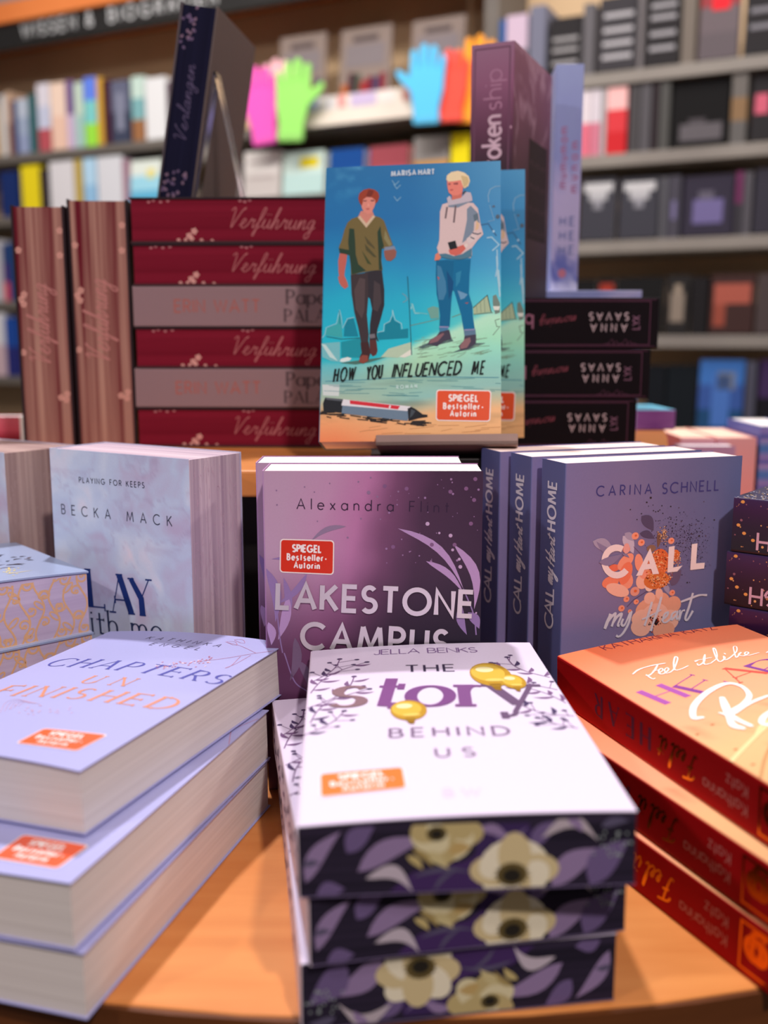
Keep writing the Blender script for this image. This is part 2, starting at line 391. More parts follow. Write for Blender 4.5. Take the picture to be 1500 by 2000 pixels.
# ------------------------------------------------------------------ the book builder
class Book:
    """one paperback: an Empty at its spine corner; local x to the fore edge, y to the top, z to the front cover"""
    def __init__(s, M, w, h, t, tf=None, bow=0.0, label='', group=None, name='paperback_book', cat='book'):
        s.w, s.h, s.t = w, h, t; s.tf = t if tf is None else tf; s.bow = bow
        s.M = M
        s.root = empty(name, M); tag(s.root, label, cat, group)
    def zt(s, x):
        u = min(max(x / s.w, 0), 1)
        return s.t + (s.tf - s.t) * u + s.bow * 4 * u * (1 - u)
    def cover(s, front, spine, back, mat=M_PRINT, th=0.0005, nx=None, ny=None, label=None):
        w, h = s.w, s.h
        nx = nx or 10; ny = ny or 2; ns = 6
        path = []
        for i in range(nx + 1): x = w - (w - 0.0012) * i / nx; path.append((x, s.zt(x), 'f'))
        path.append((0.0002, s.zt(0) - 0.0004, 's'))
        for i in range(ns + 1):
            z = s.zt(0) - 0.0015 - (s.zt(0) - 0.003) * i / ns; path.append((0.0, z, 's'))
        path.append((0.0002, 0.0004, 's')); path.append((0.0012, 0, 'b')); path.append((w, 0, 'b'))
        ys = np.linspace(0, h, ny + 1)
        V = []; Cc = []
        for (x, z, k) in path:
            if k == 'f': c = front(np.full(ny + 1, x), ys)
            elif k == 's': c = spine(np.full(ny + 1, z), ys)
            else: c = np.tile(np.array(back, float), (ny + 1, 1))
            V += [(x, y, z) for y in ys]; Cc.append(np.broadcast_to(lin(c), (ny + 1, 3)))
        m = ny + 1
        F = [(i * m + j, i * m + j + 1, (i + 1) * m + j + 1, (i + 1) * m + j) for i in range(len(path) - 1) for j in range(ny)]
        me = mesh_from('cover', V, F, np.vstack(Cc), False)
        o = link('cover', me, mat, s.root)
        so = o.modifiers.new('card', 'SOLIDIFY'); so.thickness = th; so.offset = -1.0
        bake(o)
        if label: o['label'] = label
        s.cov = o
        return o
    def pages(s, mat, inset=0.0008, label=None, drop=0.0004):
        w, h = s.w, s.h; n = 10
        V = []; F = []
        e = inset
        for i in range(n + 1):
            x = 0.001 + (w - e - 0.001) * i / n
            V += [(x, e, 0.0006), (x, e, s.zt(x) - 0.0005 - drop), (x, h - e, s.zt(x) - 0.0005 - drop), (x, h - e, 0.0006)]
        for i in range(n):
            a = 4 * i; b = a + 4
            for k in range(4):
                F.append((a + k, b + k, b + (k + 1) % 4, a + (k + 1) % 4))
        F += [(0, 1, 2, 3), tuple(4 * n + k for k in (3, 2, 1, 0))]
        me = mesh_from('page_block', V, F)
        bm = bmesh.new(); bm.from_mesh(me); bmesh.ops.recalc_face_normals(bm, faces=bm.faces); bm.to_mesh(me); bm.free()
        o = link('page_block', me, mat, s.root)
        if label: o['label'] = label
        s.blk = o; s.e = e
        return o
    # face coordinates -> local point
    def face(s, k):
        w, h = s.w, s.h; e = getattr(s, 'e', 0)
        f = {'front': lambda a, b, o: Vector((a, b, s.zt(a) + o)), 'spine': lambda a, b, o: Vector((-o, b, a)),
                'bottom': lambda a, b, o: Vector((a, e - o, b)), 'fore': lambda a, b, o: Vector((w - e + o, a, b)),
                'top': lambda a, b, o: Vector((w - a, h - e + o, b))}[k]
        t = min(s.t, s.tf); g = .0003
        f.rect = {'front': (g, w - g, g, h - g), 'spine': (.0012, t - .0012, g, h - g), 'bottom': (.0015, w - e - g, .0009, t - .0012), 'fore': (e + g, h - e - g, .0009, t - .0012), 'top': (e + g, w - .0015, .0009, t - .0012)}[k]
        return f
    def pick(s, k, px, py):
        """face coordinates of the point of face k that the photo shows at a pixel"""
        Mi = s.M.inverted(); o = Mi @ EYE; d = Mi.to_3x3() @ ray(px, py)
        ax, val = {'front': (2, s.t + 0.5 * (s.tf - s.t)), 'spine': (0, 0), 'bottom': (1, 0.0), 'fore': (0, s.w), 'top': (1, s.h)}[k]
        for _ in range(6):
            q = o + d * ((val - o[ax]) / d[ax])
            if k == 'front': val = s.zt(q.x)
        return {'front': (q.x, q.y), 'spine': (q.z, q.y), 'bottom': (q.x, q.z), 'fore': (q.y, q.z), 'top': (s.w - q.x, q.z)}[k]
    def P(s, k, pts): return np.array([s.pick(k, *p) for p in pts])
    def txt(s, art, k, string, a, b, top, wt, col, **kw):
        """baseline from pixel a to pixel b; top = a pixel on the cap line"""
        p0, p1, pt = s.P(k, [a, b, top])
        d = (p1 - p0) / np.hypot(*(p1 - p0)); size = abs((pt - p0) @ np.array([-d[1], d[0]]))
        art.text(string, p0, p1, size, wt, col, **kw)
    def cuts(s): return [s.w * i / 14 for i in range(1, 14)] if s.bow else None

def lying(x, y, z, yaw, roll=0.0):
    c, s_ = math.cos(R(yaw)), math.sin(R(yaw)); g = R(roll)
    U = Vector((c * math.cos(g), s_ * math.cos(g), math.sin(g))); V = Vector((-s_, c, 0)); N = U.cross(V)
    return Matrix(((U.x, V.x, N.x, x), (U.y, V.y, N.y, y), (U.z, V.z, N.z, z), (0, 0, 0, 1)))
def standing(x, y, z, yaw, t, tilt=0.0, turn=0.0):
    """x,y,z = lower left corner of the front cover, facing the viewer; tilt leans it back, turn rolls it in its own plane"""
    c, s_ = math.cos(R(yaw)), math.sin(R(yaw))
    U = Vector((c, s_, 0)); Fw = Vector((-s_, c, 0)); Z = Vector((0, 0, 1))
    V = Z * math.cos(R(tilt)) + Fw * math.sin(R(tilt)); N = Fw * math.cos(R(tilt)) - Z * math.sin(R(tilt))
    e = R(turn); U, V = U * math.cos(e) + V * math.sin(e), V * math.cos(e) - U * math.sin(e)
    o = Vector((x, y, z)) + N * t
    return Matrix(((U.x, V.x, -N.x, o.x), (U.y, V.y, -N.y, o.y), (U.z, V.z, -N.z, o.z), (0, 0, 0, 1)))
def flat(r, g, b): return lambda x, y: np.tile(np.array([r, g, b], float), (len(np.atleast_1d(y)), 1))

def sticker(bk, parent, quad, col=(228, 74, 40)):
    """orange bestseller label: quad = pixel corners TL TR BR BL"""
    q = bk.P('front', quad)
    def at(u, v): return (1 - v) * ((1 - u) * q[0] + u * q[1]) + v * ((1 - u) * q[3] + u * q[2])
    W = np.hypot(*(q[1] - q[0])); H = np.hypot(*(q[3] - q[0]))
    def rr(m, r):
        out = []
        for cx, cy, a0 in ((1 - m / W - r / W, m / H + r / H, -90), (1 - m / W - r / W, 1 - m / H - r / H, 0), (m / W + r / W, 1 - m / H - r / H, 90), (m / W + r / W, m / H + r / H, 180)):
            for a in np.linspace(a0, a0 + 90, 6): out.append(at(cx + r / W * math.cos(R(a)), cy + r / H * math.sin(R(a))))
        return out
    a = Art(); a.layer = 2
    a.poly(rr(0, H * .1), C(250, 235, 230)); a.up(); a.poly(rr(H * .035, H * .08), C(*col))
    o = a.build('sticker', bk.face('front'), M_SATIN, parent, cutx=bk.cuts())
    o['label'] = 'orange rounded sticker with white lettering'
    b = Art(); b.layer = 5
    wh = C(252, 240, 236)
    for s_, u0, u1, v, hh, wt in (('SPIEGEL', .24, .76, .36, .21, .26), ('Bestseller-', .14, .86, .61, .19, .24), ('Autorin', .27, .73, .84, .19, .24)):
        b.text(s_, at(u0, v), at(u1, v), H * hh * .92, wt, wh, xs=.8 if s_ == 'SPIEGEL' else .74)
    b.build('sticker_lettering', bk.face('front'), M_INK, parent, cutx=bk.cuts())
    return o

# ------------------------------------------------------------------ the room and the display table
def struct(o): o['kind'] = 'structure'; return o
f = MB(); f.box((-5, -2.5, -0.05), (5, 6, 0.0)); struct(f.build('floor', noise_mat('grey_floor', (92, 84, 80), (112, 104, 98), (14, 14, 14), 0.5)))

# wall frame: s runs right along the bookcases, q towards the viewer, z up
WD = Vector((0.899, -0.438, 0)); WN = Vector((-0.438, -0.899, 0))
W0 = Vector((0, 3.19, 0))
WM = Matrix(((WD.x, -WN.x, 0, W0.x), (WD.y, -WN.y, 0, W0.y), (0, 0, 1, 0), (0, 0, 0, 1)))     # local x = s, local y = into the wall
def wpick(px, py, q=0.0):
    d = ray(px, py); base = W0 + WN * q
    t = (base - EYE).dot(WN) / d.dot(WN); p = EYE + d * t
    return (p - base).dot(WD), p.z
def wbox(mb, s0, s1, q0, q1, z0, z1, col=(.5, .5, .5)): mb.box((s0, -q1, z0), (s1, -q0, z1), col)
S0 = wpick(-420, 600)[0]; SD = wpick(955, 300)[0]; S1 = wpick(1800, 600)[0]
m = MB(); wbox(m, S0 - .4, S1 + .4, -0.36, -0.28, 0, 2.75)
o = m.build('wall_back', noise_mat('tan_wall', (150, 126, 98), (160, 134, 104), (3, 3, 3), 0.7)); o.matrix_world = WM; struct(o)

# round two step display table
def disc(mb, r, z0, z1, col=(.5, .5, .5), n=72):
    mb.prism([(r * math.cos(2 * math.pi * i / n), r * math.sin(2 * math.pi * i / n)) for i in range(n)], z0, z1, col)
TY = 1.08; TIER = CZ - 0.095
table = empty('display_table', Matrix.Translation((0, TY, 0)))
tag(table, 'round two-step display table of orange wood carrying all the front books', 'table')
m = MB(); disc(m, .70, -.020, 0); o = m.build('table_top', M_WOOD, table, bevel=.002); o.location.z = TABLE
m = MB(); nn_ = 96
for i in range(nn_):                      # ring round the lower top, brown darkened to paint in the edge's shadow
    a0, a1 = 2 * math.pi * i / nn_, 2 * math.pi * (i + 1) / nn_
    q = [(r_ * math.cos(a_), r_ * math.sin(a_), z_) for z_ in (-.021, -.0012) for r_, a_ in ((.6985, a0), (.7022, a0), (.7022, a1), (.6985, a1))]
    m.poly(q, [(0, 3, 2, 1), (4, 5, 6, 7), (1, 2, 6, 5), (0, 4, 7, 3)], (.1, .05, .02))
o = m.build('table_edge', noise_mat('shaded_edge_brown', (92, 50, 20), (110, 62, 28), (9, 9, 60), .5), table); o.location.z = TABLE; o['label'] = 'brown table edge with shade put into its colour'
TP = [(-.13, .733), (.085, .733), (.25, .87), (.285, 1.0), (.305, 1.08), (.305, 1.25), (.15, 1.42), (-.2, 1.42), (-.335, 1.30), (-.335, .90)]
m = MB(); m.prism([(x, y - TY) for x, y in TP], -.020, 0, (.5, .5, .5)); o = m.build('upper_tier', M_WOOD, table, bevel=.002); o.location.z = TIER
o['label'] = 'smaller raised wooden tier'
m = MB(); m.prism([(x * .86, (y - TY) * .86) for x, y in TP], TABLE + .0005, TIER - .0202, (.5, .5, .5)); o = m.build('tier_core', M_BLACK, table); o['label'] = 'black support under the raised tier'
m = MB(); disc(m, .60, 0.0005, TABLE - .0202); o = m.build('table_body', M_BLACK, table); o['label'] = 'black drum body'

Z = lambda z: z + CZ       # heights measured from eye level

# ------------------------------------------------------------------ white paperbacks with dark flower edges, front centre
PAGE_LINE = page_mat('grey_pages', (178, 172, 164), (200, 194, 186))
PAGE_DARK = page_mat('purple_sprayed_pages', (34, 30, 44), (52, 44, 64), 300)
def story_front(x, y): return np.tile(np.array([226, 215, 238.]), (len(x), 1))
def story_spine(z, y): return np.tile(np.array([228, 212, 228.]), (len(z), 1))
PUR, DPUR = C(104, 62, 116), C(72, 56, 96)
def sprig(a, root, tip, n, size, col, berry, seed=0, side=0):
    r_ = random.Random(seed)
    root = np.array(root, float); tip = np.array(tip, float); d = tip - root; L = np.hypot(*d); nn = np.array([-d[1], d[0]]) / L; u = d / L
    t = np.linspace(0, 1, 14); bend = r_.uniform(-.18, .18)
    stem = root + np.outer(t, d) + np.outer(np.sin(t * 3.14) * bend * L, nn)
    a.stroke(stem, size * .07, col)
    for i in range(n):
        k = int((i + 1) / (n + 1) * 13); p = stem[k]; sg = 1 if i % 2 else -1
        e = p + u * size * r_.uniform(.4, .8) + nn * sg * size * r_.uniform(.5, .9)
        if r_.random() < .62: a.leaf(p, e, size * .13, col if r_.random() < .6 else berry, .12 * sg)
        else:
            a.stroke([p, e], size * .045, col); a.ellipse(e, size * .15, size * .12, berry, n=10)
    a.ellipse(tip, size * .16, size * .14, berry, n=10)
def story_art(bk, full=True):
    a = Art(); bg_ = C(205, 180, 190)
    for k, (r_, t_) in enumerate((((.002, .150), (.034, .196)), ((.001, .128), (.026, .172)), ((.003, .107), (.034, .150)), ((.0, .092), (.02, .120)), ((.002, .168), (.018, .205)))):
        sprig(a, r_, t_, 7, .0105, C(120, 88, 130), DPUR, k)
    for k, (r_, t_) in enumerate((((.135, .140), (.106, .186)), ((.135, .120), (.106, .150)), ((.135, .102), (.110, .120)), ((.135, .160), (.117, .196)), ((.133, .086), (.116, .100)))):
        sprig(a, r_, t_, 7, .0105, C(120, 88, 130), DPUR, k + 20)
    a.build('floral_print', bk.face('front'), M_INK, bk.cov, into=bk.cov, cutx=bk.cuts())
    b = Art()
    for k in range(5): sprig(b, (.004 + .004 * (k % 2), .19 - .036 * k), (.024 - .006 * (k % 2), .212 - .036 * k), 6, .011, C(120, 88, 130), DPUR, k + 40)
    b.build('spine_print', bk.face('spine'), M_INK, bk.cov, into=bk.cov)
def edge_flowers(bk, mirror=False):
    """printed flowers and leaves on the bottom page edge, drawn in thickness units"""
    w, t = bk.w, bk.t
    def q(px, py):                    # drawing of the top volume, 1310 wide and 300 tall
        u = (px - 130) / 1290.0; v = 1 - (py - 95 + (px - 130) * .012) / 300.0
        if mirror: u, v = 1 - u, 1 - v
        return np.array([.001 + u * (w - .002), max(.0008, min(v * t, t - .0008))])
    a = Art()
    def lf(x0, y0, x1, y1, wd, col, bend=.1): a.leaf(q(x0, y0), q(x1, y1), wd * t / 300, col, bend if not mirror else bend)
    lil, lil2, gry = C(150, 128, 168), C(112, 94, 138), C(92, 86, 112)
    a.poly([q(470, 380), q(560, 300), q(760, 260), q(1000, 120), q(1020, 110), q(830, 380)], C(70, 46, 98))
    a.poly([q(820, 105), q(1010, 105), q(1040, 190), q(800, 230)], C(62, 44, 90))
    a.up()
    for L_ in ((150, 330, 290, 120, 34, lil), (310, 210, 420, 90, 42, lil2), (350, 290, 620, 160, 44, lil), (190, 390, 300, 360, 36, lil2), (380, 320, 560, 390, 30, C(198, 186, 198), .3), (1020, 210, 1130, 100, 34, lil2),
               (1100, 380, 1300, 220, 52, lil), (1250, 380, 1400, 190, 60, lil2), (860, 100, 1010, 120, 26, lil2, -.4), (820, 120, 930, 165, 22, lil), (1060, 170, 1280, 190, 30, C(190, 178, 186), .35), (1160, 80, 1220, 150, 18, lil),
               (560, 320, 800, 310, 10, gry), (640, 390, 740, 290, 9, gry), (140, 260, 210, 250, 14, gry), (1290, 130, 1400, 110, 20, gry)): lf(*L_)
    a.up()
    def petals(cx, cy, rx, ry, n, c1, c2, a0=0, a1=360):
        for i in range(n):
            an = R(a0 + (a1 - a0) * i / n); a.ellipse(q(cx + rx * .52 * math.cos(an), cy + ry * .52 * math.sin(an)), rx * .62 * t / 300, ry * .55 * t / 300, c1 if i % 2 else c2, (an if not mirror else -an), 14)
    petals(690, 140, 130, 105, 7, C(224, 214, 172), C(196, 178, 124))
    for L_ in ((540, 230, 600, 290, 16, C(196, 178, 120)), (600, 220, 700, 290, 22, C(206, 192, 140)), (560, 200, 640, 280, 14, C(170, 150, 96)), (700, 220, 790, 200, 26, C(196, 168, 108))): lf(*L_)
    petals(955, 300, 155, 120, 8, C(240, 232, 204), C(216, 198, 150))
    a.up()
    for (cx, cy, rr_) in ((655, 140, 40), (945, 320, 62)): a.ellipse(q(cx, cy), rr_ * t / 300, rr_ * .8 * t / 300, C(92, 80, 48), n=16)
    a.up()
    for (cx, cy, rr_) in ((655, 142, 24), (945, 325, 36)): a.ellipse(q(cx, cy), rr_ * t / 300, rr_ * .8 * t / 300, C(40, 36, 30), n=14)
    for k in range(16):
        an = k * .4; a.stroke([q(945 + 40 * math.cos(an), 325 + 32 * math.sin(an)), q(945 + 74 * math.cos(an), 325 + 60 * math.sin(an))], .0004, C(120, 100, 54))
    r_ = random.Random(3)
    for k in range(26): a.ellipse(q(1260 + r_.random() * 150, 150 + r_.random() * 110), 5 * t / 300, 6 * t / 300, C(150, 160, 160), n=7)
    o = a.build('floral_page_edge', bk.face('bottom'), M_MATT, bk.blk, into=bk.blk)
stT = .0308
ST = []
for k, (x, y, yaw, lab) in enumerate(((-.0345, .3715, 8.4, 'white paperback with flower page edge, lowest of the front centre stack'),
                                      (-.0304, .3680, 10.0, 'white paperback with flower page edge, middle of the front centre stack'),
                                      (-.0342, .3655, 2.7, 'white paperback with gold balloons and purple sprigs on top of the front centre stack'))):
    bk = Book(lying(x, y, TABLE + .0004 + stT * k + .0010 * k, yaw, .5 * k), .1362, .2255, stT, stT + .0011, .0016 if k == 2 else 0, lab, 'white flower paperbacks stacked front centre')
    bk.cover(story_front, story_spine, (112, 98, 134), nx=16); bk.pages(PAGE_DARK, .0002)
    story_art(bk); edge_flowers(bk, k == 0); ST.append(bk)
bk = ST[2]; F_ = bk.face('front')
VI, VD = C(112, 56, 124), C(58, 48, 76)
a = Art(); bk.txt(a, 'front', 'THE', (793, 1313), (888, 1311), (793, 1300), .13, VD); a.build('subtitle_lettering', F_, M_INK, bk.cov, cutx=bk.cuts()); a = Art()
bk.txt(a, 'front', 'BEHIND', (762, 1441), (996, 1436), (762, 1424), .15, C(122, 100, 130))
bk.txt(a, 'front', 'US', (853, 1479), (928, 1477), (853, 1462), .15, C(122, 100, 130))
a.build('subtitle_lettering', F_, M_INK, bk.cov, cutx=bk.cuts())
a = Art(); a.layer = 4
for ch, x0, x1, c_ in (('s', 645, 706, C(134, 104, 112)), ('t', 728, 777, C(124, 72, 132)), ('o', 800, 885, C(120, 70, 130)), ('r', 910, 950, C(124, 76, 132)), ('y', 972, 1060, C(104, 80, 112))):
    yb = 1381 - (x0 - 645) * .010
    p0, p1, pt = bk.P('front', [(x0, yb), (x1, yb), (x0, yb - 46)])
    g, wv = glyph(ch, SERIF); size = np.hypot(*(pt - p0)) / .64 * .82; xs = np.hypot(*(p1 - p0)) / ((wv[1] - wv[0]) * size)
    a.text(ch + ' ', p0, p1, size, .15, c_, font=SERIF, thin=.062, serif=.12, xs=xs * .92, gap=0)
a.build('title_lettering', F_, M_INK, bk.cov, cutx=bk.cuts())
a = Art(); bk.txt(a, 'front', 'JELLA BENKS', (731, 1279), (932, 1274), (731, 1270), .09, C(128, 98, 150)); a.build('author_lettering', F_, M_INK, bk.cov, cutx=bk.cuts())
a = Art(); bk.txt(a, 'front', 'B\u00b7W', (868, 1556), (940, 1554), (868, 1541), .16, C(216, 200, 226)); a.build('publisher_mark', F_, M_INK, bk.cov, cutx=bk.cuts())
for (cx, cy, rx, ry) in ((958, 1318, 40, 22), (1003, 1332, 24, 14), (798, 1388, 36, 19)):
    pc, pxr, pyr = bk.P('front', [(cx, cy), (cx + rx, cy), (cx, cy - ry)])
    rx_, ry_ = abs(pxr[0] - pc[0]), abs(pyr[1] - pc[1])
    a = Art(); a.layer = 6; a.poly([pc + np.array([-.3 * rx_, -ry_ * .8]), pc + np.array([.3 * rx_, -ry_ * .8]), pc + np.array([.16 * rx_, -ry_ * 1.35]), pc + np.array([-.1 * rx_, -ry_ * 1.3])], C(150, 112, 20))
    a.ellipse(pc, rx_, ry_, C(196, 152, 40), n=26); a.layer = 7; a.ellipse(pc + np.array([-.1 * rx_, .12 * ry_]), rx_ * .82, ry_ * .74, C(226, 190, 70), n=24)
    a.layer = 8; a.ellipse(pc + np.array([-.2 * rx_, .4 * ry_]), rx_ * .45, ry_ * .24, C(250, 240, 180), n=18); a.ellipse(pc + np.array([.1 * rx_, -.5 * ry_]), rx_ * .5, ry_ * .12, C(240, 214, 110), n=14)
    o = a.build('gold_balloon', F_, M_SATIN, bk.cov, cutx=bk.cuts())
sticker(bk, bk.cov, ((623, 1512), (788, 1498), (796, 1540), (624, 1559)), (238, 128, 50))

# ------------------------------------------------------------------ lilac paperbacks, front left
chT = .0283
CH = []
for k, (x, y, yaw, lab) in enumerate(((-.2568, .4152, -15.7, 'lilac paperback with cream pages at the bottom of the front left stack'),
                                      (-.2595, .4185, -16.9, 'lilac paperback with orange sticker, second in the front left stack'),
                                      (-.2618, .4667, -21.2, 'lilac paperback with copper lettering and orange sticker topping the front left stack'))):
    bk = Book(lying(x, y, TABLE + .0004 + chT * k + .0010 * k, yaw, .98 * k), .1365, .2047, chT, chT + .0023, .003 if k == 2 else .0004, lab, 'lilac paperbacks stacked front left')
    bk.cover(flat(174, 176, 224), flat(160, 162, 212), (168, 170, 220), nx=16); bk.pages(P_CREAM, .0012); CH.append(bk)
bk = CH[2]; F_ = bk.face('front')
a = Art(); IN = C(86, 88, 160)
bk.txt(a, 'front', 'CHAPTERS', (84, 1301), (421, 1337), (88, 1286), .14, C(84, 86, 168), font=SERIF, thin=.05, serif=.1, slant=.16)
a.build('title_lettering', F_, M_INK, bk.cov, cutx=bk.cuts())
a = Art(); CO = C(226, 150, 112)
bk.txt(a, 'front', 'UN', (155, 1334), (240, 1340), (158, 1319), .14, CO, font=SERIF, thin=.06, serif=.1, slant=.16)
bk.txt(a, 'front', 'FINISHED', (-20, 1358), (322, 1387), (-16, 1340), .14, CO, font=SERIF, thin=.06, serif=.1, slant=.16)
o = a.build('copper_lettering', F_, M_SATIN, bk.cov, cutx=bk.cuts()); o['label'] = 'copper coloured title words'
a = Art()
bk.txt(a, 'front', 'KATHINKA', (284, 1248), (426, 1264), (285, 1243), .11, C(96, 92, 120), slant=.1)
bk.txt(a, 'front', 'ENGEL', (291, 1260), (386, 1270), (292, 1255), .11, C(96, 92, 120), slant=.1)
a.build('author_lettering', F_, M_INK, bk.cov, cutx=bk.cuts())
a = Art(); r_ = random.Random(5); LN = C(196, 128, 150)
def linepx(pts, wd, col): a.stroke(catmull(bk.P('front', pts), 6), wd, col)
linepx([(556, 1268), (500, 1276), (440, 1286), (390, 1292)], .0004, LN); linepx([(500, 1276), (470, 1262), (440, 1254)], .0003, LN)
for (x_, y_) in ((470, 1256), (455, 1260), (530, 1262), (548, 1264)): linepx([(x_, y_), (x_ - 12, y_ - 6), (x_ + 4, y_ - 6), (x_ + 8, y_), (x_, y_)], .0003, LN)
linepx([(470, 1282), (452, 1300), (440, 1305), (462, 1296), (490, 1280)], .0003, LN); linepx([(540, 1272), (530, 1284), (516, 1290), (536, 1278)], .0003, LN)
for k in range(60):
    x_ = 305 + r_.random() * 110; y_ = 1302 - (x_ - 305) * .12 + r_.gauss(0, 4)
    p = bk.pick('front', x_, y_); a.ellipse(p, .0006, .0009, LN if k % 3 else C(240, 214, 226), n=6)
for k in range(26):
    p = bk.pick('front', 20 + r_.random() * 120, 1370 + r_.random() * 26); a.ellipse(p, .0006, .0008, C(214, 186, 216), n=6)
for k in range(5): linepx([(0 + 9 * k, 1392 - 3 * k), (12 + 9 * k, 1372), (34 + 9 * k, 1366 + 2 * k), (58 + 5 * k, 1374)], .0003, C(210, 176, 206))
o = a.build('blossom_print', F_, M_SATIN, bk.cov, into=bk.cov, cutx=bk.cuts())
sticker(bk, bk.cov, ((86, 1423), (212, 1436), (150, 1468), (30, 1452)), (240, 104, 52))
sticker(CH[1], CH[1].cov, ((46, 1630), (176, 1652), (112, 1698), (-18, 1676)), (246, 96, 50))
# pink line of blossoms seen on the two lower covers' edges
for b_ in CH[:2]:
    a = Art(); a.stroke([(.1362, .15), (.128, .17), (.1362, .19)], .0004, LN); a.build('blossom_print', b_.face('front'), M_INK, b_.cov, into=b_.cov)

# ------------------------------------------------------------------ orange and red paperbacks, front right
def feel_front(x, y):
    u = x / .1337; v = y / .21
    n = fbm(x * 60, y * 60, 3)
    c = ramp(v + .06 * (n - .5) - .10 * (u - .3), [(0, (220, 172, 120)), (.28, (240, 186, 132)), (.5, (254, 172, 132)), (.72, (255, 160, 118)), (.88, (255, 142, 102)), (1, (254, 128, 84))])
    dark = np.clip((fbm(x * 300, y * 300, 8) - .62) * 8, 0, 1) * np.clip((.55 - v) * 3, 0, 1)
    return c * (1 - .25 * dark[:, None])
feT = .0292
FE = []
for k, (x, y, yaw, lab) in enumerate(((.1704, .3907, 23.6, 'red-spined paperback at the bottom of the front right stack, lying on the wood'),
                                      (.1700, .3924, 21.8, 'red-spined paperback in the middle of the front right stack'),
                                      (.1764, .3964, 18.8, 'orange and peach paperback with white brush script topping the front right stack'))):
    bk = Book(lying(x, y, TABLE + .0004 + feT * k + .0012 * k, yaw, 1.1 * k), .1337, .21, feT, feT + .0026, .0022 if k == 2 else .0003, lab, 'orange paperbacks with red spines stacked front right')
    bk.cover(feel_front, flat(176, 4, 16), (236, 150, 100), nx=24, ny=36, mat=M_MATT); bk.pages(PAGE_LINE); FE.append(bk)
    a = Art(); t = feT
    # spine lettering reads from the top of the spine down
    a.text('Feel it', (t * .70, .069), (t * .70, .100), t * .46, .09, C(226, 140, 30), font=CUR, slant=.2)
    o = a.build('spine_script', bk.face('spine'), M_FOIL, bk.cov); o['label'] = 'gold script on the red spine'
    a = Art()
    a.text('HEAR', (t * .70, .109), (t * .70, .164), t * .42, .2, C(92, 30, 66), font=SERIF, thin=.05, serif=.08)
    a.build('spine_title', bk.face('spine'), M_INK, bk.cov)
    a = Art()
    a.text('Katharina', (t * .44, .031), (t * .44, .063), t * .2, .13, C(206, 120, 116)); a.text('Katz', (t * .76, .031), (t * .76, .046), t * .2, .13, C(206, 120, 116))
    a.build('spine_author', bk.face('spine'), M_INK, bk.cov)
    a = Art(); g_ = C(216, 112, 30)
    a.stroke([(t * .12, .003), (t * .12, .0225), (t * .88, .0225), (t * .88, .003), (t * .12, .003)], .0013, g_); a.text('go', (t * .70, .0065), (t * .70, .019), t * .52, .2, g_)
    o = a.build('publisher_mark', bk.face('spine'), M_FOIL, bk.cov); o['label'] = 'gold square mark on the spine'
bk = FE[2]; F_ = bk.face('front')
a = Art(); bk.txt(a, 'front', 'KATHARINA KATZ', (1184, 1270), (1402, 1229), (1183, 1260), .1, C(140, 56, 76), arc=.0); a.build('author_lettering', F_, M_INK, bk.cov, cutx=bk.cuts())
a = Art(); a.layer = 3; WH = C(255, 248, 244)
def brush(pts, wd, col=WH):
    q = catmull(bk.P('front', pts), 8); n = len(q)
    a.stroke(q, wd * (.75 + .35 * np.abs(np.sin(np.linspace(0, 6, n)))), col)
    for e in (q[0], q[-1]): a.ellipse(e, wd * .4, wd * .4, col, n=8)
c7 = lambda pts: [(1060 + x * .2933, 1200 + y * .2933) for x, y in pts]
brush(c7([(600, 400), (640, 370), (720, 345), (815, 328)]), .0011); brush(c7([(765, 340), (745, 375), (715, 405), (690, 410)]), .0011); brush(c7([(690, 405), (730, 432), (748, 428)]), .0009); brush(c7([(735, 380), (775, 372)]), .0009)
brush(c7([(770, 395), (800, 375), (790, 362), (772, 378), (785, 400), (815, 392), (838, 370), (828, 358), (812, 372), (825, 395), (870, 370), (898, 300), (882, 285), (872, 330), (882, 372), (925, 365), (968, 345)]), .0009)
brush(c7([(1030, 310), (1015, 318)]), .0012); brush(c7([(1028, 330), (1040, 342), (1075, 315), (1080, 270), (1072, 300), (1078, 335), (1120, 328)]), .0009); brush(c7([(1010, 312), (1060, 302), (1125, 290)]), .0007)
brush(c7([(1120, 328), (1160, 290), (1150, 235), (1135, 232), (1155, 290), (1180, 318), (1212, 296), (1205, 282), (1215, 305), (1248, 290), (1290, 250), (1290, 218), (1270, 220), (1278, 262), (1290, 290), (1312, 265), (1322, 255), (1305, 270), (1335, 280), (1370, 262), (1358, 252), (1345, 262), (1365, 276), (1440, 258)]), .0009)
brush(c7([(1210, 262), (1216, 268)]), .0011); brush(c7([(1490, 258), (1510, 248), (1530, 260), (1545, 250)]), .0010)
o = a.build('script_lettering', F_, M_INK, bk.cov, cutx=bk.cuts()); o['label'] = 'white handwritten title words'
a = Art()
for ch, a0, a1, at_, c_ in (('H', (1304, 1374), (1350, 1358), (1274, 1342), C(170, 86, 170)), ('E', (1382, 1355), (1424, 1328), (1353, 1318), C(140, 66, 150)), ('A', (1446, 1334), (1508, 1312), (1432, 1300), C(226, 86, 74)), ('R', (1520, 1316), (1560, 1296), (1486, 1288), C(130, 66, 150))):
    p0, p1, pt = bk.P('front', [a0, a1, at_]); d = (p1 - p0) / np.hypot(*(p1 - p0)); sz = abs((pt - p0) @ np.array([-d[1], d[0]]))
    g, wv = glyph(ch, SERIF)
    a.text(ch + ' ', p0, p1, sz, .2, c_, font=SERIF, thin=.035, serif=.1, xs=np.hypot(*(p1 - p0)) / ((wv[1] - wv[0]) * sz) * .85, gap=0)
a.build('title_lettering', F_, M_INK, bk.cov, cutx=bk.cuts())
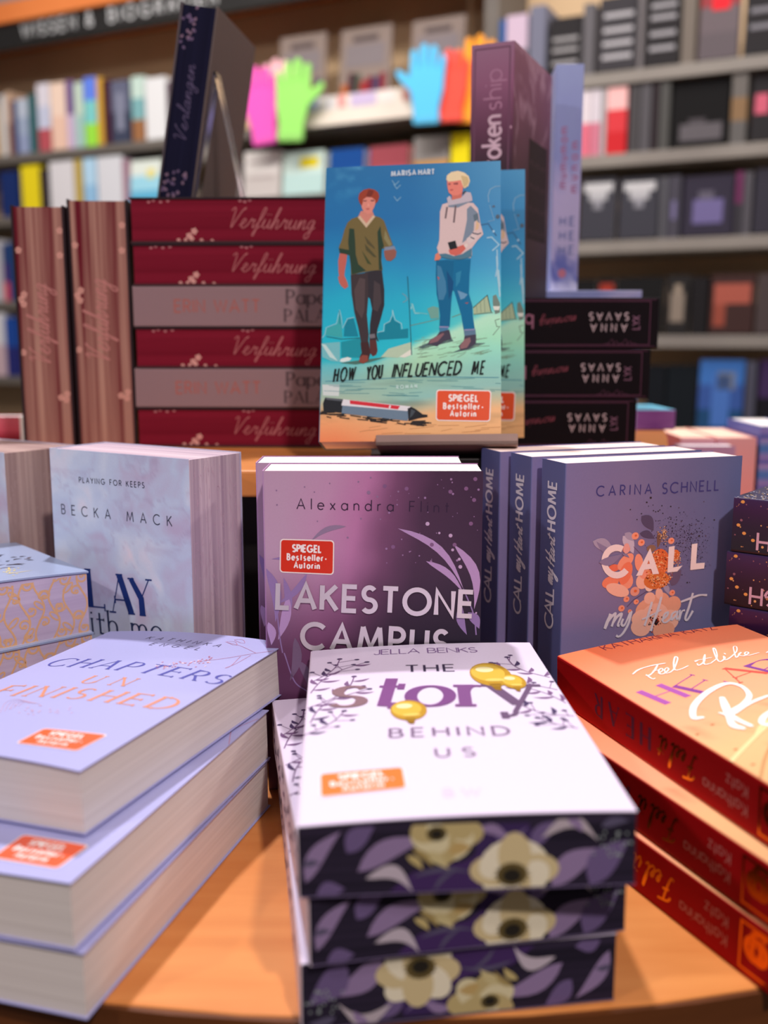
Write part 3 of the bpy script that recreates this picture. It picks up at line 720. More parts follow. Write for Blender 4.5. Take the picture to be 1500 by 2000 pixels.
a = Art(); a.layer = 5
brush(c7([(1060, 690), (1005, 690), (1010, 610), (1100, 520), (1220, 465), (1320, 480), (1375, 540), (1340, 600), (1250, 660), (1290, 700), (1385, 745)]), .0034); brush(c7([(1195, 560), (1225, 640), (1262, 735), (1330, 762)]), .0040); brush(c7([(1180, 660), (1260, 668), (1390, 590), (1500, 545)]), .0022)
brush(c7([(1530, 640), (1470, 690), (1460, 730), (1520, 735), (1560, 690)]), .0032)
o = a.build('brush_lettering', F_, M_INK, bk.cov, cutx=bk.cuts()); o['label'] = 'broad white brush letters'
a = Art(); a.layer = 1
for pts in ([(1250, 985), (1330, 900), (1420, 810), (1500, 740)], [(1420, 810), (1460, 740), (1520, 700)]):
    a.stroke(catmull(bk.P('front', c7(pts)), 8), .0022, C(246, 216, 158))
for pts in ([(1450, 1090), (1480, 960), (1530, 850)],): a.stroke(catmull(bk.P('front', c7(pts)), 8), .0014, C(196, 148, 96))
for x_, y_ in ((1285, 900), (1030, 800), (1130, 735), (1400, 1000)): a.ellipse(bk.pick('front', *c7([(x_, y_)])[0]), .0012, .0008, C(176, 130, 84), n=8)
a.build('grass_print', F_, M_INK, bk.cov, into=bk.cov, cutx=bk.cuts())

# ------------------------------------------------------------------ pale marbled paperbacks, left
def play_front(x, y):
    a_ = fbm(x * 22 + 3, y * 22, 11); b_ = fbm(x * 34 + a_ * 3, y * 30 + a_ * 2, 5); k = np.abs(fbm(x * 26 + b_ * 2.2, y * 24, 21) - .47)
    c = ramp(b_, [(.2, (204, 194, 220)), (.42, (208, 222, 244)), (.6, (222, 234, 250)), (.8, (244, 238, 248))])
    vein = np.clip(1 - k * 34, 0, 1)[:, None]
    return c * (1 - .16 * vein) + np.array([150, 120, 160.]) * .16 * vein
PAGE_LILAC = page_mat('lilac_sprayed_pages', (172, 150, 168), (218, 200, 208), 260)
PAGE_BROWN = page_mat('brownish_sprayed_pages', (154, 126, 124), (194, 168, 160), 200)
bk = Book(standing(-.2436, .7186, TABLE + .0004, -31.4, .0539, .2), .1346, .2065, .0539, label='pale marbled paperback standing upright behind the lilac stack, blue serif title', group='marbled paperbacks standing on the left')
bk.cover(play_front, flat(196, 200, 224), (200, 202, 226), nx=70, ny=110); bk.pages(PAGE_LILAC, .0008)
F_ = bk.face('front')
a = Art(); a.layer = 2; NB = C(28, 54, 122)
for ch, x0, x1, yb, yt in (('P', 120, 172, 1190, 1112), ('L', 178, 213, 1184, 1113), ('A', 221, 268, 1195, 1122), ('Y', 262, 312, 1200, 1131)):
    p0, p1, pt = bk.P('front', [(x0, yb), (x1, yb + (x1 - x0) * .10), (x0, yt)]); sz = abs(pt[1] - p0[1]); g, wv = glyph(ch, SERIF)
    a.text(ch + ' ', p0, p1, sz, .22, NB, font=SERIF, thin=.035, serif=.12, xs=np.hypot(*(p1 - p0)) / ((wv[1] - wv[0]) * sz) * (.78 if ch in 'LA' else .7), gap=0)
bk.txt(a, 'front', 'with me', (148, 1232), (318, 1255), (148, 1188), .11, C(38, 52, 90), font=SERIF, thin=.05, serif=.08)
a.build('title_lettering', F_, M_INK, bk.cov)
a = Art(); bk.txt(a, 'front', 'BECKA MACK', (121, 1003), (336, 1028), (121, 985), .11, C(72, 76, 96)); a.build('author_lettering', F_, M_INK, bk.cov)
a = Art(); bk.txt(a, 'front', 'PLAYING FOR KEEPS', (155, 942), (282, 953), (155, 932), .15, C(66, 70, 92)); a.build('series_lettering', F_, M_INK, bk.cov)
def scratches(b_, seed, col):
    a = Art(); r_ = random.Random(seed); h, t = b_.h, b_.t
    for k in range(420):
        y_ = r_.random() * (h - .01) + .005; z_ = .003 + r_.random() * (t - .007); y2 = y_ + r_.gauss(0, .004); 
        a.stroke([(y_, z_), (min(max(y2, .002), h - .002), min(max(z_ + r_.gauss(0, .0012), .001), t - .001))], r_.uniform(.0002, .0005), col)
    return a
a = scratches(bk, 2, C(206, 178, 194))
for r0, c0 in ((1.0, .0), (.86, .0)):           # crest near the foot of the fore edge
    an = np.linspace(0, 2 * math.pi, 40); cy, cz = .055, .024
    a.stroke(np.c_[cy + .022 * r0 * np.cos(an), cz + .015 * r0 * np.sin(an) * (1 - .2 * np.cos(an))], .0006, C(214, 190, 202))
a.stroke([(.046, .016), (.066, .032)], .0006, C(214, 190, 202)); a.stroke([(.046, .032), (.066, .016)], .0006, C(214, 190, 202))
o = a.build('fore_edge_print', bk.face('fore'), M_MATT, bk.blk, into=bk.blk)
b2 = Book(standing(-.2895, .754, TABLE + .0004, -33.0, .068, 0), .1346, .1992, .068, label='pale marbled paperback cut by the left frame edge, brownish page edge showing', group='marbled paperbacks standing on the left')
b2.cover(play_front, flat(196, 200, 224), (200, 202, 226), nx=30, ny=40); b2.pages(PAGE_BROWN, .0008)
M2 = standing(-.2895, .754, TABLE + .0004, -33.0, .068, 0)
b2.root.matrix_world = Matrix.Translation(-(M2.to_3x3() @ Vector((.1346, 0, 0)))) @ M2 ; b2.M = b2.root.matrix_world.copy()
scratches(b2, 4, C(186, 160, 156)).build('fore_edge_print', b2.face('fore'), M_MATT, b2.blk, into=b2.blk)

# ------------------------------------------------------------------ purple gradient paperbacks, middle
def lake_front(x, y):
    u = x / .1337; v = y / .2055
    n = fbm(x * 30, y * 30, 31)
    d = u + .10 * (n - .5) - .30 * (v - .6)
    top = ramp(d, [(0, (194, 160, 186)), (.2, (196, 150, 184)), (.36, (190, 126, 172)), (.5, (124, 78, 114)), (.68, (76, 50, 76)), (1, (60, 42, 66))])
    bot = ramp(u + .1 * (n - .5), [(0, (96, 58, 92)), (.22, (108, 58, 98)), (.42, (70, 40, 68)), (.6, (38, 24, 44)), (1, (26, 20, 38))])
    k = np.clip((v - .38) / .40, 0, 1)[:, None]; k = k * k * (3 - 2 * k)
    c = bot * (1 - k) + top * k
    return c
def lake_spine(z, y):
    v = y / .2055
    return ramp(v, [(0, (70, 48, 80)), (.35, (128, 86, 130)), (.6, (176, 130, 180)), (1, (196, 150, 196))])
LK = []
for k, (x, y, lab) in enumerate(((-.0738, .5981, 'pink to dark purple paperback with silver capitals standing in the middle, first of two'),
                                 (-.0830, .6385, 'purple paperback standing directly behind the silver-lettered one, only its top and left strip showing'))):
    bk = Book(standing(x, y, TABLE + .0004, -.5, .0388, -.1), .1337, .2055, .0388, label=lab, group='purple gradient paperbacks standing in the middle')
    bk.cover(lake_front, lake_spine, (150, 100, 150), nx=90, ny=140); bk.pages(P_WHITE, .0006); LK.append(bk)
    a = Art(); r_ = random.Random(9)
    LV, LV2 = C(186, 152, 200), C(150, 124, 176)
    def lf(p0, p1, wd, col=LV, b=.1): a.leaf(*LK[0].P('front', [p0, p1]), wd, col, b)
    for A_ in (((777, 1032), (905, 1150), .0023, LV, .14), ((886, 1063), (926, 1190), .0030, LV, .16), ((832, 1096), (905, 1158), .0021, LV, .10), ((914, 1196), (936, 1228), .0030, LV2, .1), ((900, 1180), (912, 1240), .0026, LV2, -.1),
               ((676, 1028), (606, 1058), .0016, C(150, 128, 158), -.12), ((596, 1122), (530, 1092), .0020, LV2, -.2), ((554, 1128), (548, 1230), .0024, LV2, .12), ((563, 1165), (543, 1250), .0030, LV, .05), ((520, 1110), (538, 1215), .0032, LV2, .1), ((600, 1120), (540, 1180), .0020, LV2, .1),
               ((576, 1245), (566, 1330), .0030, C(122, 98, 130), .1), ((583, 1290), (602, 1340), .0026, C(122, 98, 130), .1), ((524, 1215), (530, 1260), .0026, LV, .1)): lf(*A_)
    for pts in ([(905, 1150), (925, 1200), (930, 1240)], [(540, 1180), (546, 1240), (552, 1275)], [(555, 1275), (575, 1330), (600, 1350)]): a.stroke(catmull(LK[0].P('front', pts)), .0008, LV2)
    for (x_, y_, rr) in ((720, 962, 4), (700, 941, 2), (724, 933, 2), (737, 970, 2.4), (644, 944, 1.6), (595, 951, 1.6), (614, 961, 1.6), (540, 958, 1.8), (541, 986, 1.8), (705, 1013, 2), (679, 1050, 2.2), (620, 1018, 1.6), (743, 1014, 1.6), (778, 960, 2)): a.ellipse(LK[0].pick('front', x_, y_), rr * .0003, rr * .0003, C(150, 120, 156), n=8)
    for k2 in range(46):
        x_ = r_.uniform(750, 935); y_ = r_.uniform(935, 1110); rr = r_.choice([.7, .9, 1.2, 1.8, 3.2])
        a.ellipse(LK[0].pick('front', x_, y_), rr * .0004, rr * .0004, C(158, 124, 168) if rr < 3 else C(134, 96, 138), n=9)
    for (x_, y_, rr) in ((835, 1023, 4.2), (880, 1046, 4), (884, 1074, 3), (899, 1107, 4), (897, 1092, 3), (930, 1197, 2), (858, 1041, 2.4)): a.ellipse(LK[0].pick('front', x_, y_), rr * .0003, rr * .0003, C(200, 170, 206), n=10)
    a.build('leaf_print', bk.face('front'), M_INK, bk.cov, into=bk.cov)
bk = LK[0]; F_ = bk.face('front')
a = Art(); a.layer = 3
SV = C(228, 218, 230)
bk.txt(a, 'front', 'LAKESTONE', (542, 1186), (921, 1203), (542, 1139), .19, SV)
a.layer = 3; bk.txt(a, 'front', 'CAMPUS', (590, 1264), (872, 1280), (590, 1217), .19, SV)
o = a.build('title_lettering', F_, M_SILVER, bk.cov, solid=.0006); o['label'] = 'raised silver capitals'
a = Art(); bk.txt(a, 'front', 'Alexandra Flint', (580, 994), (876, 1001), (580, 974), .10, C(58, 40, 66)); a.build('author_lettering', F_, M_INK, bk.cov)
sticker(bk, bk.cov, ((547, 1052), (653, 1055), (652, 1123), (546, 1118)), (222, 52, 30))

# ------------------------------------------------------------------ blue-violet paperbacks with blossoms, right of the middle
def call_front(x, y):
    u = x / .1344; v = y / .2068
    n = fbm(x * 24, y * 24, 41)
    c1 = ramp(u + .1 * (n - .5), [(0, (134, 124, 170)), (.35, (136, 122, 162)), (.7, (116, 112, 154)), (1, (102, 108, 152))])
    c2 = ramp(u, [(0, (150, 128, 186)), (.4, (112, 108, 166)), (1, (84, 100, 160))])
    k = np.clip((v - .12) / .3, 0, 1)[:, None]
    return c2 * (1 - k) + c1 * k
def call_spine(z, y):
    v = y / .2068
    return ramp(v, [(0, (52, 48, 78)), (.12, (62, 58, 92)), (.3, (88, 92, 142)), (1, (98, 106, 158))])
P_PINK = page_mat('blush_pages', (246, 214, 204), (252, 234, 228))
CL = []
for k, (x, y, lab) in enumerate(((.1147, .6230, 'blue-violet paperback with orange blossoms, foremost of three standing behind the orange stack'),
                                 (.0985, .6590, 'blue-violet paperback, second of three standing in a row, only spine and cover strip showing'),
                                 (.0810, .6900, 'blue-violet paperback at the back of the row of three, beside the purple paperback'))):
    t = .0316
    bk = Book(standing(x, y, TABLE + .0004, 19.0, t, .2), .1344, .2068, t, label=lab, group='blue-violet blossom paperbacks standing in a row')
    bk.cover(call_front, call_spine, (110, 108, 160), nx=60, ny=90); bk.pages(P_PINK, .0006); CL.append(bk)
    a = Art(); h = .2068; W_ = C(226, 222, 234)
    if k == 0: ln = 1
    # spine title reads upwards: coordinates (z, y)
    q_ = lambda x_, y_: CL[0].pick('spine', x_, y_)[1]
    a.text('CALL', (t * .66, q_(1068, 1223)), (t * .66, q_(1071, 1146)), t * .34, .15, W_)
    a.build('spine_title', bk.face('spine'), M_INK, bk.cov); a = Art()
    a.text('HOME', (t * .66, q_(1075, 1034)), (t * .66, q_(1080, 941)), t * .34, .17, W_, xs=.74)
    a.build('spine_title', bk.face('spine'), M_INK, bk.cov)
    a = Art(); a.text('my', (t * .62, q_(1071, 1140)), (t * .62, q_(1072, 1111)), t * .42, .1, W_, font=CUR, slant=.3); a.text('Heart', (t * .66, q_(1073, 1103)), (t * .66, q_(1075, 1048)), t * .36, .1, W_, font=CUR, slant=.3)
    a.build('spine_script', bk.face('spine'), M_INK, bk.cov)
    a = Art(); r_ = random.Random(12)
    for q in range(90):
        yy = abs(r_.gauss(0, .022)) + .002; zz = r_.random() * (t - .003) + .0015
        a.ellipse((zz, yy), .0008, .0010, [C(150, 84, 62), C(120, 70, 60), C(96, 64, 66)][q % 3], n=7)
    a.build('spine_blossoms', bk.face('spine'), M_INK, bk.cov, into=bk.cov)
bk = CL[0]; F_ = bk.face('front'); a = Art()
cr = lambda x, y: bk.pick('front', 1140 + x * .17333, 960 + y * .17333)
k_ = .1344 / 346 * .17333
PE, PE2, CR_, OR_ = C(255, 160, 130), C(255, 190, 166), C(255, 214, 196), C(236, 110, 60)
def pet(cx, cy, rx, ry, col, rot=0): a.ellipse(cr(cx, cy), rx * k_ * 1.06, ry * k_, col, R(rot), 18)
def lfp(x0, y0, x1, y1, wd, col, b=.08): a.leaf(cr(x0, y0), cr(x1, y1), wd * k_, col, b)
r_ = random.Random(17)
for q in range(900):
    ang = r_.gauss(0, 1); x_ = 1120 + r_.gauss(0, 170); y_ = 560 + r_.gauss(0, 150)
    if x_ > 1470 or x_ < 640 or y_ < 70: continue
    rr = r_.choice([1.6, 2, 2.6, 3.4, 5.5]); pet(x_, y_, rr, rr, C(58, 44, 62) if r_.random() < .8 else C(96, 70, 82))
for (x_, y_, rr) in ((755, 70, 12), (710, 122, 9), (780, 152, 5), (730, 165, 5), (880, 160, 7), (980, 168, 8), (525, 203, 7), (600, 315, 7), (650, 250, 7), (785, 215, 7), (810, 228, 7), (838, 222, 8), (856, 208, 7), (890, 246, 7), (980, 312, 7), (1037, 367, 9), (1470, 320, 9), (1165, 1026, 9), (1192, 1024, 6), (1300, 500, 11), (1075, 960, 8)): pet(x_, y_, rr, rr * .85, C(60, 48, 52))
a.up()
G1, G2, GD = C(176, 160, 186), C(146, 130, 164), C(92, 78, 108)
lfp(100, 560, 340, 690, 58, G1); lfp(340, 690, 140, 560, 30, G2, .1); lfp(650, 275, 785, 440, 58, GD); lfp(630, 470, 800, 530, 38, GD); lfp(440, 500, 560, 700, 56, C(206, 190, 210)); lfp(460, 470, 560, 560, 36, G1)
lfp(985, 1060, 1100, 880, 60, C(112, 92, 122)); lfp(900, 1050, 960, 1160, 30, G1); lfp(840, 450, 830, 640, 26, C(130, 92, 78)); lfp(600, 720, 640, 860, 40, C(206, 186, 190))
a.stroke([cr(560, 620), cr(660, 720), cr(640, 1000)], 5 * k_, C(120, 84, 108)); a.stroke([cr(485, 1300), cr(560, 1220), cr(700, 1130), cr(800, 1110)], 6 * k_, C(92, 62, 92))
for (x_, y_, rr) in ((580, 500, 38), (648, 575, 36), (985, 555, 34), (995, 1140, 32), (575, 1125, 50), (480, 1212, 32), (590, 1242, 28), (424, 1316, 34), (518, 1350, 22), (480, 650, 40)): pet(x_, y_, rr, rr * .95, PE if rr < 45 else C(240, 160, 140)); pet(x_ + 6, y_ - 4, rr * .35, rr * .3, OR_)
a.up()
pet(470, 790, 100, 60, PE, 40); pet(470, 920, 110, 70, C(250, 130, 96), 70); pet(300, 1020, 90, 60, C(252, 140, 106), 10); pet(380, 1110, 130, 62, PE2, -20); pet(350, 1090, 70, 26, CR_, -15); pet(480, 1000, 70, 90, PE, 20)
pet(340, 860, 60, 36, C(244, 120, 90), 0)
pet(620, 800, 44, 90, PE, 10); pet(660, 1010, 70, 80, PE2); pet(740, 1060, 50, 60, CR_); pet(690, 920, 60, 60, PE)
pet(850, 800, 110, 140, C(232, 112, 62)); pet(820, 1000, 140, 90, C(226, 120, 60)); pet(1030, 720, 50, 60, C(230, 116, 60)); pet(760, 640, 50, 36, C(150, 110, 90))
for (x_, y_, rx, ry, ro) in ((690, 1320, 110, 90, 30), (640, 1420, 100, 80, 10), (640, 1530, 110, 90, -20), (860, 1240, 90, 110, 90), (1010, 1270, 80, 90, 60), (960, 1450, 110, 110, 0), (740, 1200, 60, 60, 0), (850, 1150, 40, 60, 20), (800, 1400, 150, 130, 0), (900, 1560, 120, 90, 0)): pet(x_, y_, rx, ry, PE2 if (x_ + y_) % 3 else C(246, 170, 140), ro)
a.up()
for q in range(420):
    an = r_.random() * 6.28; rr = math.sqrt(r_.random()); x_ = 850 + 160 * rr * math.cos(an); y_ = 880 + 210 * rr * math.sin(an)
    s_ = r_.uniform(4, 9); pet(x_, y_, s_, s_ * .8, [C(255, 150, 90), C(214, 84, 40), C(240, 180, 110), C(120, 50, 36), C(255, 196, 160)][q % 5])
for q in range(70): pet(900 + r_.gauss(0, 30), 480 + r_.gauss(0, 50), 6, 5, [C(226, 160, 110), C(120, 76, 60), C(240, 190, 140)][q % 3])
for q in range(60): pet(1045 + r_.gauss(0, 22), 770 + r_.gauss(0, 50), 6, 5, [C(240, 190, 150), C(200, 100, 60)][q % 2])
for q in range(70): pet(790 + r_.gauss(0, 40), 1450 + r_.gauss(0, 44), 7, 7, [C(120, 40, 30), C(206, 70, 40), C(40, 24, 30)][q % 3])
pet(815, 1470, 22, 34, C(36, 22, 30))
a.build('blossom_print', F_, M_INK, bk.cov, into=bk.cov)
a = Art(); a.layer = 6; LW = C(252, 228, 226)
def poly_px(pts, col): a.poly([cr(*p) for p in pts], col)
ang = np.linspace(R(62), R(322), 26)
a.poly([cr(*p) for p in np.vstack([np.c_[368 + 172 * np.cos(ang), 787 - 192 * np.sin(ang)], np.c_[368 + 106 * np.cos(ang[::-1]), 787 - 118 * np.sin(ang[::-1])]])], LW)
poly_px([(585, 950), (745, 635), (845, 925), (775, 932), (755, 870), (680, 880), (655, 943)], LW)
poly_px([(955, 622), (1022, 612), (1005, 855), (1110, 832), (1050, 900), (940, 912)], LW); poly_px([(1215, 592), (1278, 582), (1262, 808), (1360, 800), (1352, 866), (1196, 884)], LW)
a.up(); poly_px([(712, 815), (728, 770), (742, 812)], C(222, 120, 84)); lfp(168, 798, 430, 700, 44, G2, -.1); lfp(430, 700, 510, 745, 14, G2)
pet(478, 640, 34, 52, C(244, 170, 160), 0)
a.build('title_lettering', F_, M_INK, bk.cov)
a = Art(); a.layer = 9; SW = C(226, 216, 226)
def br(pts, wd): 
    q = catmull([cr(*p) for p in pts], 7); a.stroke(q, wd * k_ * (.8 + .3 * np.abs(np.sin(np.linspace(.4, 4, len(q))))), SW)
for pts, wd in (([(232, 1545), (268, 1450), (298, 1375)], 34), ([(250, 1490), (300, 1420), (350, 1372), (345, 1410), (310, 1520)], 26), ([(318, 1490), (370, 1410), (420, 1376), (410, 1420), (378, 1500), (400, 1508)], 26),
                ([(440, 1430), (420, 1490), (455, 1500), (520, 1360)], 24), ([(535, 1345), (500, 1480), (440, 1590), (390, 1632), (360, 1620)], 24),
                ([(765, 1240), (720, 1390), (680, 1510)], 26), ([(870, 1185), (830, 1330), (780, 1470), (750, 1570)], 28), ([(650, 1440), (760, 1390), (870, 1330)], 16),
                ([(870, 1450), (930, 1400), (945, 1360), (905, 1380), (885, 1460), (925, 1470), (985, 1420)], 20), ([(1040, 1345), (990, 1380), (985, 1440), (1030, 1400), (1055, 1350), (1040, 1430), (1075, 1420)], 22), ([(1080, 1330), (1070, 1440), (1100, 1350), (1135, 1335)], 20),
                ([(1225, 1140), (1180, 1300), (1140, 1420), (1165, 1440), (1225, 1340)], 26), ([(1090, 1240), (1200, 1200), (1300, 1165), (1385, 1165)], 22)): br(pts, wd)
o = a.build('script_lettering', F_, M_INK, bk.cov); o['label'] = 'pale handwritten title words'
a = Art(); bk.txt(a, 'front', 'CARINA', (1165, 969), (1272, 964), (1165, 950), .14, C(72, 66, 128)); bk.txt(a, 'front', 'SCHNELL', (1294, 964), (1403, 957), (1294, 944), .14, C(72, 66, 128))
a.build('author_lettering', F_, M_INK, bk.cov)

# ------------------------------------------------------------------ books with gold scroll page edges, far left
oT = .0425; OY = 41
PAGE_SCROLL = page_mat('lilac_smooth_pages', (196, 180, 206), (208, 194, 216), 300)
for k, lab in enumerate(('pale blue book with gold scroll page edge, lowest of its pile on the wood', 'pale blue book with gold scroll page edge, shaded beneath the one with relief', 'pale blue book with gold scroll page edge and dark silver relief on its cover')):
    U = Vector((math.cos(R(OY)), math.sin(R(OY)), 0))
    w, h = .200, .130         # long page edge faces the viewer: local x runs along it
    dx = (0.001, .0015, 0)[k]
    M = lying(-.2005 - U.x * w + dx, .659 - U.y * w, TABLE + .0004 + k * (oT + .0004), OY)
    bk = Book(M, w, h, oT, oT + .0006, .0035 if k == 2 else 0, lab, 'gold scroll books piled at the far left')
    bk.cover(flat(158, 174, 206), flat(140, 154, 190), (196, 200, 220), nx=16, mat=M_SATIN, th=.0012); bk.pages(PAGE_SCROLL, .001, drop=.0012 if k == 2 else 0)
    a = Art(); gold = C(232, 184, 138); r_ = random.Random(30)
    def spiral(x0, z0, an, r0, turn):
        t_ = np.linspace(0, 1, 18); ph = an + turn * t_ * 5.4; rr = r0 * (1 - .72 * t_)
        cx, cz = x0 - r0 * math.cos(an), z0 - r0 * math.sin(an)
        return np.c_[cx + rr * np.cos(ph), cz + rr * np.sin(ph)]
    nv = 20
    for i in range(nv):
        xb = w * (i + .5) / nv; ph = r_.uniform(0, 6.28); zz_ = np.linspace(-.001, oT + .001, 26)
        stem = np.c_[xb + .0034 * np.sin(zz_ / oT * 7.5 + ph), zz_]
        a.stroke(stem, .0013, gold)
        for j, kz in enumerate((3, 8, 13, 18, 23)):
            p = stem[kz]; sg = 1 if (i + j) % 2 else -1
            if (i + j) % 3:
                q = spiral(p[0], p[1], R(180) if sg > 0 else 0, .0042, -sg if j % 2 else sg)
                a.stroke(q, .0013, gold); e = q[-1]; an = np.linspace(0, 6.2832, 12)
                a.stroke(np.c_[e[0] + .0012 * np.cos(an), e[1] + .0012 * np.sin(an)], .0009, gold)
            else:
                d = np.array([sg * .0062, .0058]); c = p + d * .5; u = d / np.hypot(*d); n_ = np.array([-u[1], u[0]]); an = np.linspace(0, 6.2832, 16)
                a.stroke([p + d * (.5 - .5 * math.cos(t_)) + n_ * .0017 * math.sin(t_) for t_ in an], .0011, gold)
    o = a.build('scroll_print', bk.face('bottom'), M_MATT, bk.blk, into=bk.blk)
    if k == 2:
        a = Art(); r_ = random.Random(8)
        for i in range(26):
            x_ = r_.uniform(-40, 62); y_ = 1082 + r_.random() * 34 - (x_ * .14)
            p = bk.pick('front', x_, y_); L = r_.uniform(.004, .012); an = r_.uniform(-.5, .9)
            a.leaf(p, (p[0] + L * math.cos(an), p[1] + L * math.sin(an)), .0012, C(206, 212, 230) if i % 2 else C(70, 84, 120), .2)
        o = a.build('relief_print', bk.face('front'), M_FOIL, bk.cov, into=bk.cov, cutx=bk.cuts())
        a = Art()
        for i in range(30):
            p = bk.pick('front', 18 + r_.gauss(0, 7), 1115 + r_.gauss(0, 4)); a.ellipse(p, .0008, .0008, C(244, 226, 150), n=6)
        a.leaf(bk.pick('front', 10, 1122), bk.pick('front', 66, 1114), .0006, C(236, 222, 170)); 
        o = a.build('gold_spatter', bk.face('front'), M_SATIN, bk.cov, into=bk.cov, cutx=bk.cuts())

# ------------------------------------------------------------------ dark violet books with gold specks, right edge
sT = .0362; SY = -39
def spk_spine(z, y): return ramp(z / sT + .3 * (fbm(y * 40, z * 60, 3) - .5), [(0, (26, 20, 32)), (.5, (44, 20, 48)), (.9, (66, 26, 74)), (1, (60, 40, 86))])
def spk_front(x, y): return np.tile(np.array([62., 62, 92]), (len(x), 1))
labs = ['dark violet gold-speckled book at the bottom of the right edge pile', 'dark violet gold-speckled book second from the bottom at the right edge', 'dark violet gold-speckled book half hidden behind the orange cover, third from the top', 'dark violet gold-speckled book under the topmost one at the right edge', 'dark violet gold-speckled book topping the pile at the right edge']
labs[2] = 'dark violet gold-speckled book half hidden behind the orange cover at right edge'
for k in range(5):
    # spine faces the viewer: local y (height) runs along the spine to the left end
    off = (0, .0, .0015, -.0025, 0)[k]
    c_, s_ = math.cos(R(SY)), math.sin(R(SY))
    # near edge direction (c,s); we need local y = -(c,s) so the spine (x=0) looks at the viewer
    h, w = .205, .135
    V = Vector((-c_, -s_, 0)); N = Vector((0, 0, 1)); U = V.cross(N)
    corner = Vector((.2292 + off * c_, .6440 + off * s_, 0)); o_ = corner - V * h
    z_ = TABLE + .0004 + k * (sT + .0003)
    M = Matrix(((U.x, V.x, 0, o_.x), (U.y, V.y, 0, o_.y), (U.z, V.z, 1, z_), (0, 0, 0, 1)))
    bk = Book(M, w, h, sT, label=labs[k], group='dark gold-speckled books piled at the right edge')
    bk.cover(spk_front, spk_spine, (40, 26, 50), ny=30, mat=M_SATIN); bk.pages(PAGE_LINE)
    a = Art(); r_ = random.Random(4)
    for q in range(60):
        y_ = h * (1 - r_.random() ** 1.6 * .9) - .002; z0 = r_.random() * (sT - .004) + .002; rr = r_.choice([.0003, .0004, .0005, .0009])
        a.ellipse((z0, y_), rr, rr, [C(226, 170, 110), C(190, 130, 90), C(150, 96, 110)][q % 3], n=8)
    for (fy, fz) in ((.006, .93), (.004, .5), (.008, .36), (.014, .25)): a.ellipse((sT * fz, h - fy), .0011, .0013, C(236, 164, 90), n=9)
    a.build('gold_specks', bk.face('spine'), M_INK, bk.cov, into=bk.cov)
    a = Art()
    for q in range(160):
        y_ = h - abs(r_.gauss(0, .03)) - .001; x_ = abs(r_.gauss(0, .03)) + .001
        a.ellipse((x_, y_), r_.uniform(.0003, .0008), r_.uniform(.0003, .0008), C(240, 196, 130) if q % 2 else C(220, 220, 230), n=7)
    if k == 4: a.build('cover_specks', bk.face('front'), M_INK, bk.cov, into=bk.cov)
    # title reads from the far end of the spine towards its left end, upside down
    a = Art(); L_ = C(214, 170, 190)
    # baseline along +y (towards left end), letters upright towards -z  => mirror-free because spine coords are (z, y)
    a.text('GH', (sT * .40, h - .038), (sT * .40, h - .017), sT * .32, .14, L_)
    a.text('S', (sT * .68, h - .042), (sT * .68, h - .034), sT * .30, .13, L_)
    a.build('spine_title', bk.face('spine'), M_INK, bk.cov)

# ------------------------------------------------------------------ turquoise display paperbacks on a stand, centre
def infl_front(x, y):
    u = x / .134; v = y / .2162
    n = fbm(x * 40, y * 40, 51); n2 = fbm(x * 16, y * 110, 77)
    sky = ramp(v + .05 * (n - .5), [(0, (120, 200, 200)), (.34, (0, 176, 192)), (.5, (0, 164, 190)), (.62, (0, 136, 180)), (.78, (0, 104, 160)), (1, (34, 106, 156))])
    rt = ramp(v, [(0, (140, 206, 196)), (.42, (176, 214, 188)), (.5, (110, 190, 200)), (.62, (70, 150, 190)), (.8, (62, 132, 176)), (1, (86, 144, 182))])
    k = np.clip((u - .5) * 1.7, 0, 1)[:, None]; c = sky * (1 - k) + rt * k
    hill = .27 + .17 * np.clip((u - .30) * 1.6, 0, 1) + .02 * n
    gr = ramp(v / np.maximum(hill, .05), [(0, (236, 190, 130)), (.25, (236, 196, 140)), (.42, (140, 206, 200)), (.62, (150, 208, 190)), (.8, (180, 216, 178)), (1, (206, 222, 190))])
    lowL = ramp(v / .3, [(0, (246, 150, 96)), (.3, (240, 186, 128)), (.5, (170, 206, 184)), (.7, (130, 196, 196)), (1, (90, 190, 200))])
    kk = np.clip((.55 - u) * 2.2, 0, 1)[:, None]; gr = gr * (1 - kk) + lowL * kk
    m_ = np.clip((hill - v) * 40 + .5, 0, 1)[:, None]
    c = c * (1 - m_) + gr * m_
    st = np.clip((n2 - .55) * 5, 0, 1)[:, None] * np.clip((.28 - v) * 8, 0, 1)[:, None]
    c = c * (1 - .18 * st)
    cl = np.clip((fbm(x * 60 + y * 30, y * 90 - x * 30, 90) - .5) * 4, 0, 1) * np.clip((v - .84) * 8, 0, 1) * np.clip((.42 - u) * 5, 0, 1)
    kv = np.clip((v - .2) * 8, 0, 1)[:, None]; c = np.clip(c * (kv * np.array([.92, 1.1, 1.12]) + (1 - kv) * np.array([1.04, .98, .96])), 0, 255)
    return c + cl[:, None] * np.array([50, 40, 26.])
stand = empty('display_stand', Matrix.Translation((.02, .745, TIER)))
tag(stand, 'low dark book display stand with a grey lip under the turquoise paperbacks', 'stand')
P_INF = page_mat('offwhite_pages', (226, 214, 206), (244, 236, 230))
IN_ = []
infM = standing(-.0484, .7332, CZ - .0737, -6.7, .028, 18.4, 1.2)
N_ = Vector((-infM[0][2], -infM[1][2], -infM[2][2])); U_ = Vector((infM[0][0], infM[1][0], infM[2][0])); V_ = Vector((infM[0][1], infM[1][1], infM[2][1]))
infM2 = standing(-.0180, .8320, TIER + .0142, -6.7, .028, 6.0, 1.0)
